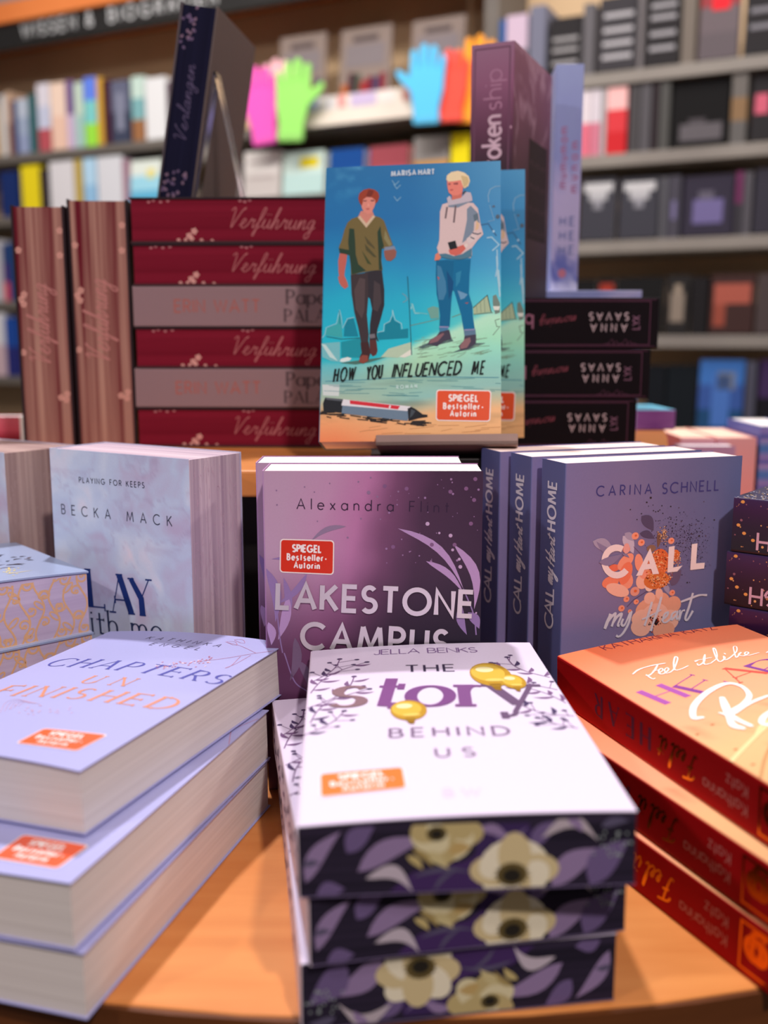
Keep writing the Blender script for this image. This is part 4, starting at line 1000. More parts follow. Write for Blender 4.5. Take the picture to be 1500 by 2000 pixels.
for k, (M, lab) in enumerate(((infM, 'turquoise paperback with two drawn young men on its cover, on the display stand'),
                              (infM2, 'turquoise illustrated paperback propped behind the front copy, only its right strip showing'))):
    bk = Book(M, .134, .2162, .028, label=lab, group='turquoise paperbacks on the display stand')
    bk.cover(infl_front, flat(40, 130, 170), (60, 140, 170), nx=70, ny=110); bk.pages(P_INF, .0006); IN_.append(bk)
for n_, bk in enumerate(IN_):
    S = IN_[0]
    c5 = lambda pts: S.P('front', [(610 + x * .28, 680 + y * .28) for x, y in pts])
    c1 = lambda pts: S.P('front', [(620 + x / 8, 310 + y / 8) for x, y in pts])
    c2 = lambda pts: S.P('front', [(820 + x / 7.5, 310 + y / 7.5) for x, y in pts])
    c3 = lambda pts: S.P('front', [(620 + x / 7.5, 540 + y / 7.5) for x, y in pts])
    c4 = lambda pts: S.P('front', [(800 + x / 6.522, 500 + y / 6.522) for x, y in pts])
    a = Art()
    LC = C(150, 214, 224); TD = C(10, 136, 160); DK = C(40, 66, 70); GD = C(120, 150, 128)
    # skyline and scribbles
    a.poly(c3([(120, 860), (130, 760), (290, 700), (300, 620), (325, 500), (345, 640), (370, 900)]), C(60, 176, 180)); a.poly(c3([(385, 880), (400, 700), (440, 630), (530, 610), (600, 880)]), TD)
    a.poly(c3([(880, 870), (890, 820), (985, 810), (990, 700), (1060, 660), (1100, 580), (1130, 650), (1210, 690), (1220, 780), (1330, 760), (1330, 900), (900, 930)]), TD)
    a.poly(c3([(70, 1180), (60, 980), (330, 960), (330, 1250), (200, 1240)]), C(120, 196, 202)); a.poly(c3([(345, 960), (640, 900), (640, 1190), (350, 1180)]), C(24, 152, 168))
    a.poly(c3([(330, 1250), (340, 1210), (440, 1180), (500, 1200), (470, 1235), (380, 1255)]), C(226, 240, 236)); a.poly(c3([(60, 990), (120, 1000), (300, 1240), (180, 1180)]), C(200, 230, 226)); a.poly(c3([(1200, 1180), (1260, 1100), (1370, 1060), (1370, 1150), (1280, 1190)]), C(232, 236, 222)); a.poly(c3([(930, 1180), (1040, 1060), (1380, 960), (1380, 1060), (1180, 1190)]), C(186, 212, 184))
    a.poly(c5([(70, 255), (190, 255), (185, 335), (75, 330)]), C(214, 226, 222))
    a.up()
    def ln(f_, pts, wd, col): a.stroke(f_(pts), wd, col)
    ln(c3, [(70, 900), (110, 850), (130, 750), (280, 690), (300, 600), (325, 490), (350, 600), (370, 760), (400, 700), (440, 620), (540, 600)], .0006, LC); ln(c3, [(870, 820), (970, 800), (980, 700), (1060, 660), (1100, 560), (1100, 490), (1115, 560), (1140, 640), (1230, 690), (1240, 770)], .0006, LC)
    ln(c3, [(130, 880), (350, 920), (620, 900)], .0005, DK); ln(c3, [(320, 500), (330, 700)], .0006, TD); ln(c3, [(1320, 0), (1350, 500), (1380, 1150)], .0006, C(30, 90, 110)); ln(c3, [(1240, 250), (1290, 280), (1320, 330), (1290, 360), (1250, 380)], .0008, C(110, 170, 190)); ln(c3, [(1370, 480), (1390, 400), (1430, 540), (1500, 540)], .0008, LC)
    ln(c4, [(20, 600), (60, 720), (160, 730), (230, 740)], .0008, C(110, 200, 206)); ln(c4, [(0, 890), (220, 840), (380, 800)], .0005, GD)
    a.poly(c4([(225, 670), (300, 640), (370, 660), (375, 790), (270, 800)]), C(116, 172, 160)); a.poly(c4([(810, 660), (990, 500), (1040, 710), (815, 740)]), C(176, 196, 160)); ln(c4, [(810, 660), (990, 500), (1040, 720)], .0006, DK); ln(c4, [(815, 745), (1060, 720)], .0007, GD); ln(c4, [(540, 780), (650, 740)], .0006, GD)
    for xx in (850, 900, 950): ln(c4, [(xx, 620 - (xx - 850) * .8), (xx + 10, 720)], .0004, GD)
    a.poly(c4([(1060, 510), (1100, 490), (1150, 600), (1150, 720), (1090, 740), (1060, 600)]), C(120, 140, 130)); a.poly(c4([(1060, 640), (1150, 640), (1140, 690), (1080, 690)]), C(226, 232, 220))
    ln(c2, [(1190, 400), (1100, 410), (1030, 450), (1000, 540), (1010, 640)], .0007, C(130, 176, 206)); ln(c2, [(1020, 680), (1090, 900), (1000, 920)], .0006, C(120, 170, 204)); ln(c2, [(980, 1160), (1050, 1150), (1160, 1260), (1060, 1350)], .0011, C(160, 206, 228)); ln(c2, [(1130, 1330), (1140, 1560), (1110, 1730)], .0010, C(160, 206, 228)); ln(c2, [(1150, 1630), (1170, 1875)], .0012, C(170, 212, 226)); ln(c2, [(900, 970), (1000, 950), (1120, 1130)], .0009, C(60, 112, 156))
    a.ellipse(c2([(1080, 1065)])[0], .0009, .0010, C(170, 210, 232), n=10); a.ellipse(c2([(1140, 850)])[0], .0016, .0018, C(86, 104, 120), n=9); a.ellipse(c2([(1080, 700)])[0], .0012, .0010, C(86, 110, 136), n=9); ln(c4, [(1110, 0), (1120, 220), (1140, 400), (1150, 520)], .0012, C(170, 212, 226)); ln(c4, [(1150, 800), (1090, 820), (1110, 900), (1150, 900), (1060, 1010)], .0005, GD)
    for (x0, y0) in ((1240, 450), (1245, 640), (1215, 390)): ln(c1, [(x0 - 50, y0 - 50), (x0, y0 + 20), (x0 + 60, y0 - 40)], .0007, C(120, 172, 204))
    r_ = random.Random(6)
    for q in range(26): 
        x0, y0 = r_.uniform(80, 1300), r_.uniform(215, 340); ln(c5, [(x0, y0), (x0 + r_.uniform(60, 240), y0 + r_.uniform(-6, 10))], .00035, C(96, 160, 166))
    for q in range(14):
        x0, y0 = r_.uniform(300, 1250), r_.uniform(530, 600); ln(c5, [(x0, y0), (x0 + r_.uniform(60, 200), y0 - r_.uniform(0, 20))], .00035, C(206, 150, 100))
    for q in range(60):
        x0, y0 = r_.uniform(30, 900), r_.uniform(1040, 1300); ln(c4, [(x0, y0), (x0 + r_.uniform(30, 160), y0 - r_.uniform(6, 40))], .00035, C(140, 176, 150))
    ln(c5, [(90, 232), (340, 222), (700, 200), (1300, 205)], .0005, C(70, 150, 170))
    # shadow patches under the shoes, painted as part of the drawing
    a.poly(c4([(110, 1160), (230, 1110), (540, 1060), (560, 1085), (330, 1140), (160, 1180)]), C(84, 110, 112)); a.poly(c4([(520, 1240), (640, 1190), (850, 1110), (970, 1110), (760, 1190)]), C(84, 110, 112)); a.poly(c3([(330, 1270), (600, 1230), (1010, 1180), (760, 1260), (560, 1290)]), C(76, 120, 110))
    a.up()
    # red haired man in an olive jumper
    SK, SK2, OL, OG = C(226, 146, 130), C(196, 104, 92), C(118, 104, 62), C(40, 66, 50)
    a.poly(c1([(680, 820), (860, 820), (890, 900), (765, 1060), (640, 905)]), C(214, 140, 124))
    a.poly(c1([(350, 1480), (465, 1490), (455, 1600), (430, 1740), (420, 1830), (460, 1940), (470, 2010), (420, 2020), (370, 1960), (330, 1780), (325, 1600)]), SK2); a.poly(c3([(300, 0), (400, 0), (440, 90), (450, 150), (400, 182), (350, 140), (320, 90)]), SK2)
    TR1, TR2 = C(62, 52, 56), C(48, 44, 52)
    a.poly(c3([(700, -60), (945, -100), (980, 200), (980, 420), (930, 620), (880, 780), (865, 930), (760, 930), (770, 700), (800, 480), (770, 330), (735, 290)]), TR2)
    a.poly(c3([(487, -20), (740, -60), (745, 300), (725, 560), (740, 720), (752, 850), (745, 970), (640, 970), (600, 760), (540, 520), (500, 250)]), TR1)
    a.up(); a.poly(c3([(620, 20), (700, 40), (690, 500), (650, 620), (560, 480), (540, 200)]), C(84, 70, 72)); a.poly(c3([(830, 60), (920, 120), (940, 380), (880, 520), (810, 480)]), C(72, 62, 66))
    a.poly(c3([(760, 930), (862, 930), (882, 1090), (860, 1150), (810, 1172), (770, 1120)]), C(92, 50, 48)); a.poly(c3([(630, 970), (752, 960), (775, 1130), (745, 1240), (670, 1282), (608, 1252), (620, 1180), (648, 1120)]), C(66, 38, 40)); a.up(); a.poly(c3([(620, 1190), (660, 1150), (740, 1160), (742, 1235), (672, 1278), (610, 1250)]), C(142, 74, 62)); a.poly(c3([(760, 850), (840, 840), (850, 900), (770, 910)]), C(120, 116, 122)); a.poly(c3([(860, 830), (900, 960), (872, 940)]), C(40, 40, 50))
    a.poly(c1([(640, 905), (765, 1055), (895, 895), (980, 920), (1040, 970), (1090, 1110), (1130, 1220), (1180, 1350), (1050, 1410), (1005, 1400), (1000, 1600), (1020, 1740), (880, 1750), (700, 1778), (525, 1818), (518, 1650), (500, 1510), (345, 1470), (333, 1390), (380, 1270), (420, 1120), (470, 1000), (540, 940)]), OL)
    a.up(); a.poly(c1([(500, 1090), (575, 1100), (590, 1300), (600, 1500), (640, 1650), (760, 1752), (535, 1812), (522, 1650), (500, 1500), (480, 1300)]), OG); a.poly(c1([(985, 1050), (1000, 1200), (1040, 1370), (1005, 1420), (995, 1600), (1012, 1735), (962, 1738), (950, 1400), (938, 1150)]), OG); a.poly(c1([(335, 1400), (500, 1430), (520, 1510), (350, 1475)]), OG)
    a.poly(c1([(730, 1200), (890, 1380), (900, 1420), (780, 1330)]), C(86, 80, 52)); a.poly(c1([(740, 1330), (930, 1540), (880, 1540), (760, 1430)]), C(80, 78, 50)); a.poly(c1([(690, 1430), (850, 1660), (780, 1640)]), C(66, 76, 44)); a.poly(c1([(1060, 1110), (1110, 1240), (1170, 1350), (1120, 1370), (1040, 1250)]), C(142, 136, 96))
    a.stroke(c1([(648, 905), (765, 1048), (888, 895)]), .0021, C(214, 190, 160))
    a.poly(c1([(1040, 1440), (1200, 1415), (1238, 1450), (1222, 1540), (1150, 1600), (1080, 1592), (1050, 1530)]), C(150, 96, 84)); a.poly(c1([(1150, 1470), (1235, 1450), (1220, 1540), (1160, 1590)]), C(206, 130, 116)); a.poly(c1([(1050, 1385), (1200, 1365), (1225, 1420), (1140, 1440), (1045, 1440)]), C(132, 146, 168))
    a.poly(c1([(690, 640), (740, 590), (850, 590), (905, 650), (905, 710), (880, 770), (842, 850), (785, 872), (722, 832), (692, 760)]), SK)
    a.up(); a.poly(c1([(640, 620), (655, 545), (720, 490), (805, 468), (890, 485), (950, 530), (968, 590), (945, 665), (905, 710), (905, 650), (850, 606), (770, 600), (715, 640), (706, 700), (690, 740), (655, 680)]), C(160, 66, 44)); a.up(); a.poly(c1([(760, 590), (800, 490), (880, 500), (860, 570), (820, 600)]), C(124, 50, 40))
    for pts, col in (([(715, 655), (770, 650), (765, 672), (720, 672)], C(120, 66, 66)), ([(830, 650), (890, 645), (888, 668), (835, 668)], C(120, 66, 66)), ([(760, 780), (815, 778), (810, 796), (765, 798)], C(186, 84, 84)), ([(790, 690), (815, 740), (785, 745)], C(240, 170, 150))): a.poly(c1(pts), col)
    # fair haired man in a pale hoodie
    HO, HB = C(222, 198, 196), C(128, 144, 162)
    a.poly(c4([(478, 60), (780, 40), (762, 250), (755, 480), (800, 640), (805, 760), (830, 935), (690, 945), (660, 760), (620, 620), (570, 450), (545, 430)]), C(0, 112, 160)); a.poly(c4([(340, 60), (480, 50), (565, 60), (552, 300), (545, 440), (530, 600), (520, 760), (510, 905), (380, 905), (388, 760), (370, 600), (345, 480), (335, 250)]), C(0, 104, 150))
    a.up(); a.poly(c4([(352, 120), (400, 140), (460, 330), (470, 460), (430, 560), (370, 560), (352, 380)]), C(64, 132, 172)); a.poly(c4([(590, 220), (660, 190), (640, 330), (590, 400)]), C(40, 136, 176)); a.poly(c4([(610, 440), (740, 490), (700, 540), (650, 560)]), C(110, 160, 196)); a.poly(c4([(470, 180), (560, 330), (550, 440), (500, 560)]), C(0, 80, 132)); a.poly(c4([(350, 260), (380, 280), (370, 310)]), C(196, 90, 80)); a.poly(c4([(700, 600), (750, 590), (735, 615)]), C(150, 90, 96))
    a.poly(c4([(378, 895), (500, 900), (480, 980), (380, 982)]), C(70, 130, 170)); a.poly(c4([(690, 935), (836, 928), (848, 1032), (700, 1024)]), C(96, 128, 156)); a.poly(c4([(380, 970), (505, 940), (535, 1060), (440, 1084), (350, 1150), (230, 1125), (255, 1075), (345, 1020)]), C(70, 66, 84)); a.poly(c4([(700, 1020), (846, 1000), (845, 1112), (745, 1184), (650, 1204), (625, 1150), (690, 1080)]), C(70, 66, 84))
    a.up(); a.poly(c4([(350, 1020), (430, 980), (440, 1000), (360, 1090), (250, 1120), (262, 1075)]), C(140, 100, 108)); a.poly(c4([(700, 1060), (770, 1040), (780, 1090), (730, 1170), (650, 1190), (640, 1150)]), C(146, 108, 112)); a.stroke(c4([(380, 905), (500, 908)]), .0010, C(150, 150, 190)); a.stroke(c4([(700, 945), (830, 938)]), .0010, C(150, 150, 190))
    a.poly(c2([(470, 530), (625, 470), (610, 610), (470, 620)]), C(214, 120, 104))
    a.poly(c2([(400, 650), (330, 672), (295, 780), (292, 1000), (285, 1200), (250, 1310), (280, 1400), (450, 1450), (745, 1455), (765, 1420), (762, 1310), (840, 1205), (930, 1110), (890, 960), (850, 730), (780, 650), (560, 640)]), HO)
    a.up(); a.poly(c2([(690, 740), (745, 690), (850, 800), (880, 950), (800, 900), (790, 1060), (700, 1180), (620, 1240), (660, 1060), (690, 900)]), HB); a.poly(c2([(280, 1400), (380, 1390), (500, 1430), (620, 1400), (760, 1310), (760, 1440), (600, 1480), (420, 1470), (300, 1440)]), C(80, 128, 150)); a.poly(c2([(780, 830), (850, 800), (860, 880), (800, 930)]), C(96, 116, 130)); a.poly(c2([(830, 900), (870, 960), (860, 1030), (810, 1060)]), C(226, 190, 150)); a.poly(c2([(680, 1180), (760, 1110), (840, 1130), (800, 1200), (720, 1250)]), C(222, 206, 204)); a.stroke(c2([(770, 1090), (850, 1110), (900, 1090)]), .0009, C(80, 90, 104)); a.stroke(c2([(740, 1150), (800, 1180)]), .0009, C(80, 90, 104))
    a.poly(c2([(395, 580), (440, 545), (470, 610), (600, 580), (680, 490), (745, 500), (765, 570), (770, 620), (560, 665), (420, 690)]), C(200, 190, 200)); a.up(); a.poly(c2([(410, 650), (560, 640), (740, 570), (770, 620), (560, 720), (420, 715)]), HB); a.poly(c2([(620, 500), (660, 470), (690, 490), (640, 540)]), C(70, 84, 100))
    for pts in ([(400, 710), (375, 880)], [(525, 690), (498, 940)]): a.stroke(c2(pts), .0013, C(110, 92, 98))
    a.poly(c2([(420, 1340), (560, 1290), (650, 1260), (675, 1320), (600, 1400), (520, 1425), (440, 1400)]), C(216, 108, 96)); a.poly(c2([(640, 1270), (690, 1240), (705, 1280), (670, 1310)]), C(232, 216, 206)); a.poly(c2([(228, 1410), (270, 1375), (312, 1450), (285, 1485), (215, 1495)]), C(226, 136, 110)); a.up(); a.poly(c2([(408, 1232), (520, 1202), (552, 1312), (442, 1340)]), C(30, 34, 40))
    a.poly(c2([(398, 320), (600, 300), (640, 400), (620, 500), (560, 540), (480, 545), (425, 500), (405, 420)]), C(236, 138, 122)); a.up(); a.poly(c2([(388, 310), (398, 250), (460, 200), (560, 182), (650, 208), (716, 260), (735, 330), (710, 405), (650, 440), (628, 400), (600, 318), (500, 335), (420, 340)]), C(240, 220, 178)); a.up(); a.poly(c2([(600, 250), (700, 270), (720, 340), (690, 400), (640, 420), (625, 340)]), C(214, 190, 140))
    for pts, col in (([(490, 362), (560, 350), (560, 385), (500, 385)], C(160, 84, 84)), ([(415, 370), (450, 362), (452, 388), (418, 390)], C(160, 84, 84)), ([(440, 455), (490, 450), (485, 470), (445, 472)], C(190, 84, 84))): a.poly(c2(pts), col)
    a.build('cover_illustration', bk.face('front'), M_INK, bk.cov, step=.00003, into=bk.cov)
    a = Art(); a.layer = 3
    r_ = random.Random(2)
    for q in range(40):
        x0 = r_.uniform(40, 760); y0 = 445 + x0 * .10 + r_.uniform(-10, 24); a.stroke(c5([(x0, y0), (x0 + r_.uniform(30, 120), y0 + r_.uniform(-4, 14))]), .0008, C(44, 40, 40))
    a.up(); a.poly(c5([(75, 385), (90, 345), (215, 357), (206, 452), (78, 440)]), C(34, 38, 44)); a.poly(c5([(215, 357), (690, 408), (665, 508), (205, 455)]), C(112, 136, 156)); a.up(); a.poly(c5([(215, 357), (690, 408), (662, 440), (203, 400)]), C(232, 232, 236)); a.up(); a.poly(c5([(262, 364), (612, 404), (598, 428), (264, 390)]), C(218, 52, 66)); a.poly(c5([(100, 346), (210, 358), (208, 372), (96, 360)]), C(90, 96, 104))
    a.poly(c5([(665, 422), (690, 410), (720, 425), (770, 462), (802, 465), (806, 480), (740, 490), (672, 510)]), C(34, 36, 42)); a.up(); a.stroke(c5([(545, 400), (538, 420)]), .0012, C(240, 230, 232)); a.poly(c5([(690, 425), (720, 440), (700, 470), (680, 490)]), C(70, 80, 88))
    a.build('marker_print', bk.face('front'), M_INK, bk.cov, into=bk.cov)
    a = Art(); a.layer = 10
    BK = C(16, 24, 26)
    for s_, x0, x1, y0, y1 in (('HOW', 148, 320, 236, 218), ('YOU', 378, 512, 224, 206), ('INFLUENCED', 556, 1058, 204, 182), ('ME', 1112, 1222, 186, 178)):
        p = c5([(x0, y0), (x1, y1), (x0, y0 - 82)]); sz = np.hypot(*(p[2] - p[0])); 
        Lw = np.hypot(*(p[1] - p[0])) - .003; sw = sum(glyph(c_, SANS)[1][1] - glyph(c_, SANS)[1][0] for c_ in s_) * sz * 1.05
        a.text(s_, p[0], p[1] - np.array([.003, 0]), sz * 1.08, .135, BK, slant=.24, jit=.05, xs=min(.66, .70 * Lw / sw))
    o = a.build('title_lettering', bk.face('front'), M_INK, bk.cov); o['label'] = 'black marker-pen handwriting'
    a = Art(); a.layer = 10
    S.txt(a, 'front', 'MARISA', (765, 345), (812, 342), (765, 335.5), .26, C(206, 220, 230), xs=.8); S.txt(a, 'front', 'HART', (818, 342), (848, 341), (818, 332.5), .26, C(206, 220, 230), xs=.8)
    a.text('ROMAN', *c5([(590, 287), (730, 278)]), .0026, .26, C(200, 232, 226), xs=.8)
    a.build('author_lettering', bk.face('front'), M_INK, bk.cov)
    if n_ == 0: sticker(bk, bk.cov, ((852, 761), (960, 762.5), (957.5, 824), (851, 822)), (232, 82, 36))
    else:
        tmp = bk.M; bk.M = S.M; sticker(bk, bk.cov, ((852, 761), (960, 762.5), (957.5, 824), (851, 822)), (232, 82, 36)); bk.M = tmp
# stand: base block, lip and leaning back panel
m = MB(); m.box((-.030, -.020, 0), (.092, .118, .010)); m.build('base', M_BLACK, stand, bevel=.001)
ledge = infM @ Matrix(((1, 0, 0, 0), (0, 1, 0, 0), (0, 0, 1, 0), (0, 0, 0, 1)))
GREY = noise_mat('grey_brown_board', (150, 126, 118), (164, 138, 128), (20, 20, 20), .5)
def on_stand(name, a_, b_, mat, bev=.0008):
    m = MB(); m.box(a_, b_); o = m.build(name, mat, stand, bevel=bev); o.matrix_parent_inverse = Matrix.Translation((.02, .745, TIER)).inverted(); o.matrix_basis = infM; return o
o = on_stand('ledge', (.043, -.0042, -.0060), (.146, -.0006, .0325), GREY); o['label'] = 'grey brown ledge carrying the books'
on_stand('front_lip', (.043, -.0042, .0300), (.146, .0040, .0325), GREY)
m = MB(); m.box((.012, .045, .0102), (.072, .062, .013)); 
P1 = infM @ Vector((.075, -.0045, 0)); 
m = MB(); zt_ = P1.z - TIER - .004; m.box((.0, -.012, .0102), (.070, .030, zt_ - .004)); m.build('post', M_BLACK, stand)

# ------------------------------------------------------------------ red edge books: stack and two standing
PAGE_RED = page_mat('dark_red_sprayed_pages', (112, 18, 38), (134, 28, 50), 120)
PAGE_REDF = page_mat('fanned_red_pages', (108, 28, 42), (200, 156, 138), 120)
def red_art(bk, face, L, T, seed=0, script=True):
    a = Art(); INK = C(186, 112, 114); PK = C(226, 168, 158)
    if script:
        r0 = .095 + seed * .0; a.text('Verf\u00fchrung', (L * .40, T * .34), (L * .765, T * .28), T * .44, .05, INK, font=CUR, slant=.35)
    def blossom(cx, cy, s_):
        for q in range(5):
            an = q * 1.2566 + seed; a.ellipse((min(max(cx + s_ * math.cos(an), .001), L - .001), min(max(cy + s_ * math.sin(an), .0012), T - .0012)), s_ * .8, s_ * .62, PK, an, 10)
        a.layer += 1; a.ellipse((cx, max(cy, .0015)), s_ * .35, s_ * .35, C(120, 30, 40), n=8); a.layer -= 1
    for (u, v, s_) in tuple((p * .74, q, r) for p, q, r in ((.33, .16, .0016), (.36, .26, .0017), (.345, .10, .0013), (.40, .06, .0010), (.27, .06, .0011), (.31, .07, .0010), (.46, .05, .0009))): blossom(L * u, T * v, s_)
    for (u, v) in ((.08, .9), (.10, .93), (.13, .9), (.16, .92), (.46, .92), (.48, .9), (.50, .93), (.84, .92), (.88, .9), (.86, .84), (.90, .86)): a.ellipse((L * u, T * v), .0015, .0010, C(190, 120, 126), n=8)
    o = a.build('fore_edge_print', bk.face(face), M_MATT, bk.blk, into=bk.blk)
RT = .0352; RYW = -1.5
rc, rs = math.cos(R(RYW)), math.sin(R(RYW))
zz = TIER + .0004; RX, RY = -.2225, .898
names = ['lowest', 'second', 'third', 'fourth', 'fifth', 'topmost']
for k in range(6):
    grey = k in (1, 3)
    t = (RT, .0345, .0360, .0350, .0360, .0385)[k]
    h, w = .210, .135; dx = (0, .001, .001, .002, .0015, .001)[k] + (-.0012 if grey else 0)
    if grey:
        # spine faces the viewer, front cover up, top of the book to the left
        V = Vector((-rc, -rs, 0)); N = Vector((0, 0, 1)); U = V.cross(N)
        o_ = Vector((RX + dx, RY, 0)) - V * h
        lab = ('grey-mauve plain-spined book, second from the bottom of the dark red stack', 'grey-mauve plain-spined book, fourth from the bottom of the dark red stack')[k // 2]
        bk = Book(Matrix(((U.x, V.x, 0, o_.x), (U.y, V.y, 0, o_.y), (U.z, V.z, 1, zz), (0, 0, 0, 1))), w, h, t, label=lab, group='red and grey books in the tier stack')
        gsp = flat(150, 122, 126)
        bk.cover(gsp, gsp, (132, 106, 112), ny=6); bk.pages(PAGE_RED)
        a = Art(); TX = C(176, 104, 96)
        # upright lettering, spine coordinates (z, y): baseline runs towards -y, letters up towards +z
        a.text('ERIN WATT', (t * .36, h - .037), (t * .36, h - .112), t * .30, .14, TX)
        a.build('spine_author', bk.face('spine'), M_INK, bk.cov)
        a = Art(); a.text('Paper', (t * .56, h - .1365), (t * .56, h - .177), t * .34, .2, C(92, 74, 78), font=SERIF, thin=.07, serif=.06); a.text('PALACE', (t * .12, h - .1345), (t * .12, h - .190), t * .30, .2, C(92, 74, 78), font=SERIF, thin=.06, serif=.06)
        a.build('spine_title', bk.face('spine'), M_INK, bk.cov)
    else:
        V = Vector((rc, rs, 0)); N = Vector((0, 0, 1)); U = V.cross(N)        # fore edge (x=w) faces the viewer
        o_ = Vector((RX + dx, RY, 0)) - U * w
        lab = 'dark red book with pale script on its page edge, ' + {0: 'lowest in its stack', 2: 'lying between the two grey spines', 4: 'lying on the upper grey spine', 5: 'topmost in its stack'}[k]
        bk = Book(Matrix(((U.x, V.x, 0, o_.x), (U.y, V.y, 0, o_.y), (U.z, V.z, 1, zz), (0, 0, 0, 1))), w, h, t, label=lab, group='red and grey books in the tier stack')
        dk = flat(40, 24, 28)
        bk.cover(flat(44, 28, 34), flat(60, 14, 24), (70, 40, 46), th=.0016); bk.pages(PAGE_RED, .0012, drop=.0012)
        red_art(bk, 'fore', h, t)
    zz += t + .0004
ZT = zz
# two standing copies, fore edge to the viewer
for k, (x0, y0, yaw, t, lab) in enumerate(((-.2775, .9030, 4.0, .0520, 'dark red book standing upright against the red stack, fanned page edge facing out'),
                                           (-.3245, .8960, 4.0, .0455, 'dark red book standing upright at the far left, shaded on its right side'))):
    c_, s_ = math.cos(R(yaw)), math.sin(R(yaw)); h = (.2165, .2105)[k]; w = .135
    Zr = Vector((c_, s_, 0)); V = Vector((0, 0, 1)); U = V.cross(Zr)           # z (thickness) to the right, x (fore edge) towards viewer
    if U.y > 0: U = -U; Zr = -Zr
    o_ = Vector((x0, y0, 0)) - U * w + (Vector((0, 0, 0)) if Zr.x > 0 else Vector((c_, s_, 0)) * t)
    M = Matrix(((U.x, V.x, Zr.x, o_.x), (U.y, V.y, Zr.y, o_.y), (U.z, V.z, Zr.z, TIER + .0004), (0, 0, 0, 1)))
    bk = Book(M, w, h, t, label=lab, group='dark red books standing beside the stack')
    bk.cover(flat(44, 28, 34), flat(60, 14, 24), (44, 28, 34), th=.0020); bk.pages(PAGE_REDF, .0012)
    a = Art(); INK = C(196, 132, 126)
    # fore coordinates (y, z): script reads upwards
    zc = t * .66
    a.text('Verf\u00fchrung', (h * .34, t * .40), (h * .68, t * .40), t * .40, .06, INK, font=CUR, slant=.35)
    for (u, v) in ((.20, .14), (.225, .12), (.21, .24), (.80, .12), (.82, .9), (.62, .9), (.64, .84), (.60, .86), (.40, .92), (.9, .1)):
        for q in range(5):
            an = q * 1.2566; a.ellipse((h * u + .0018 * math.cos(an), t * v + .0018 * math.sin(an)), .0014, .0012, C(220, 162, 148), n=8)
    o = a.build('fore_edge_print', bk.face('fore'), M_MATT, bk.blk, into=bk.blk)

# dark blue book on the stack, propped by a clear tent-shaped easel
lean = 10.0
V = Vector((math.sin(R(lean)), 0, math.cos(R(lean)))); b_yaw = 8.0
Fz = Vector((math.sin(R(b_yaw)), math.cos(R(b_yaw)), 0)); V = (V - Fz * V.dot(Fz)).normalized()
T_ = V.cross(-Fz)                   # thickness direction with x = towards viewer
U = -Fz; Nn = U.cross(V)
bt, bh, bw = .0345, .169, .126
o_ = Vector((-.2085, .950, ZT)) - U * bw
if Nn.x < 0: o_ = o_ - Nn * bt
o_.z = ZT + .0006 + max(0, -Nn.z * bt)
M = Matrix(((U.x, V.x, Nn.x, o_.x), (U.y, V.y, Nn.y, o_.y), (U.z, V.z, Nn.z, o_.z), (0, 0, 0, 1)))
bk = Book(M, bw, bh, bt, label='dark navy book leaning on a clear easel on top of the red stack', group=None)
bk.cover(flat(84, 74, 80), flat(34, 32, 60), (96, 82, 78), th=.0018); bk.pages(page_mat('navy_sprayed_pages', (20, 20, 42), (28, 28, 54), 200), .0012)
a = Art()
a.text('Verlangen', (bh * .30, bt * .42), (bh * .70, bt * .42), bt * .34, .07, C(92, 82, 112), font=CUR, slant=.35)
r_ = random.Random(4)
for q in range(44):
    u = r_.choice([r_.uniform(.78, .99), r_.uniform(.02, .16)]); v = r_.uniform(.55, .95) if u > .5 else r_.uniform(.3, .9)
    a.ellipse((bh * u, bt * v), .0017, .0013, C(136, 110, 132) if q % 2 else C(108, 90, 122), r_.random() * 3, 8)
o = a.build('fore_edge_print', bk.face('fore'), M_MATT, bk.blk, into=bk.blk)
mg, nt, b = nodes('clear_acrylic'); b.inputs['Transmission Weight'].default_value = 1.0; b.inputs['Roughness'].default_value = .05; b.inputs['IOR'].default_value = 1.45; b.inputs['Base Color'].default_value = (.93, .90, .90, 1)
tcn = nt.nodes.new('ShaderNodeTexCoord'); nn = nt.nodes.new('ShaderNodeTexNoise'); nn.inputs['Scale'].default_value = 40
mrn = nt.nodes.new('ShaderNodeMapRange'); mrn.inputs['To Min'].default_value = .04; mrn.inputs['To Max'].default_value = .14
nt.links.new(tcn.outputs['Object'], nn.inputs['Vector']); nt.links.new(nn.outputs['Fac'], mrn.inputs['Value']); nt.links.new(mrn.outputs['Result'], b.inputs['Roughness'])
M_ACR = mg
easel = empty('acrylic_easel', Matrix.Translation((-.150, .935, ZT)) @ Matrix.Rotation(R(-8), 4, 'Z')); tag(easel, 'clear acrylic tent-shaped easel standing on the red stack behind the navy book', 'easel')
eh = .112; hw = .0235
for nm, sg in (('front_plate', -1), ('rear_plate', 1)):
    m = MB(); t_ = .0022
    p = [(sg * hw, 0), (sg * (hw + t_), 0), (0 + sg * t_ * .6, eh + .002), (0, eh - .002 if sg > 0 else eh)]
    p = [(sg * hw - sg * t_, 0.0006), (sg * hw, 0.0006), (sg * .0012, eh), (-sg * .0010, eh)]
    pts = [(x, 0.0, z) for x, z in p] + [(x, .014, z) for x, z in p]
    fcs = [(0, 1, 2, 3), (7, 6, 5, 4)] + [(i, 4 + i, 4 + (i + 1) % 4, (i + 1) % 4) for i in range(4)]
    m.poly(pts, fcs, (.8, .8, .8)); o = m.build(nm, M_ACR, easel)

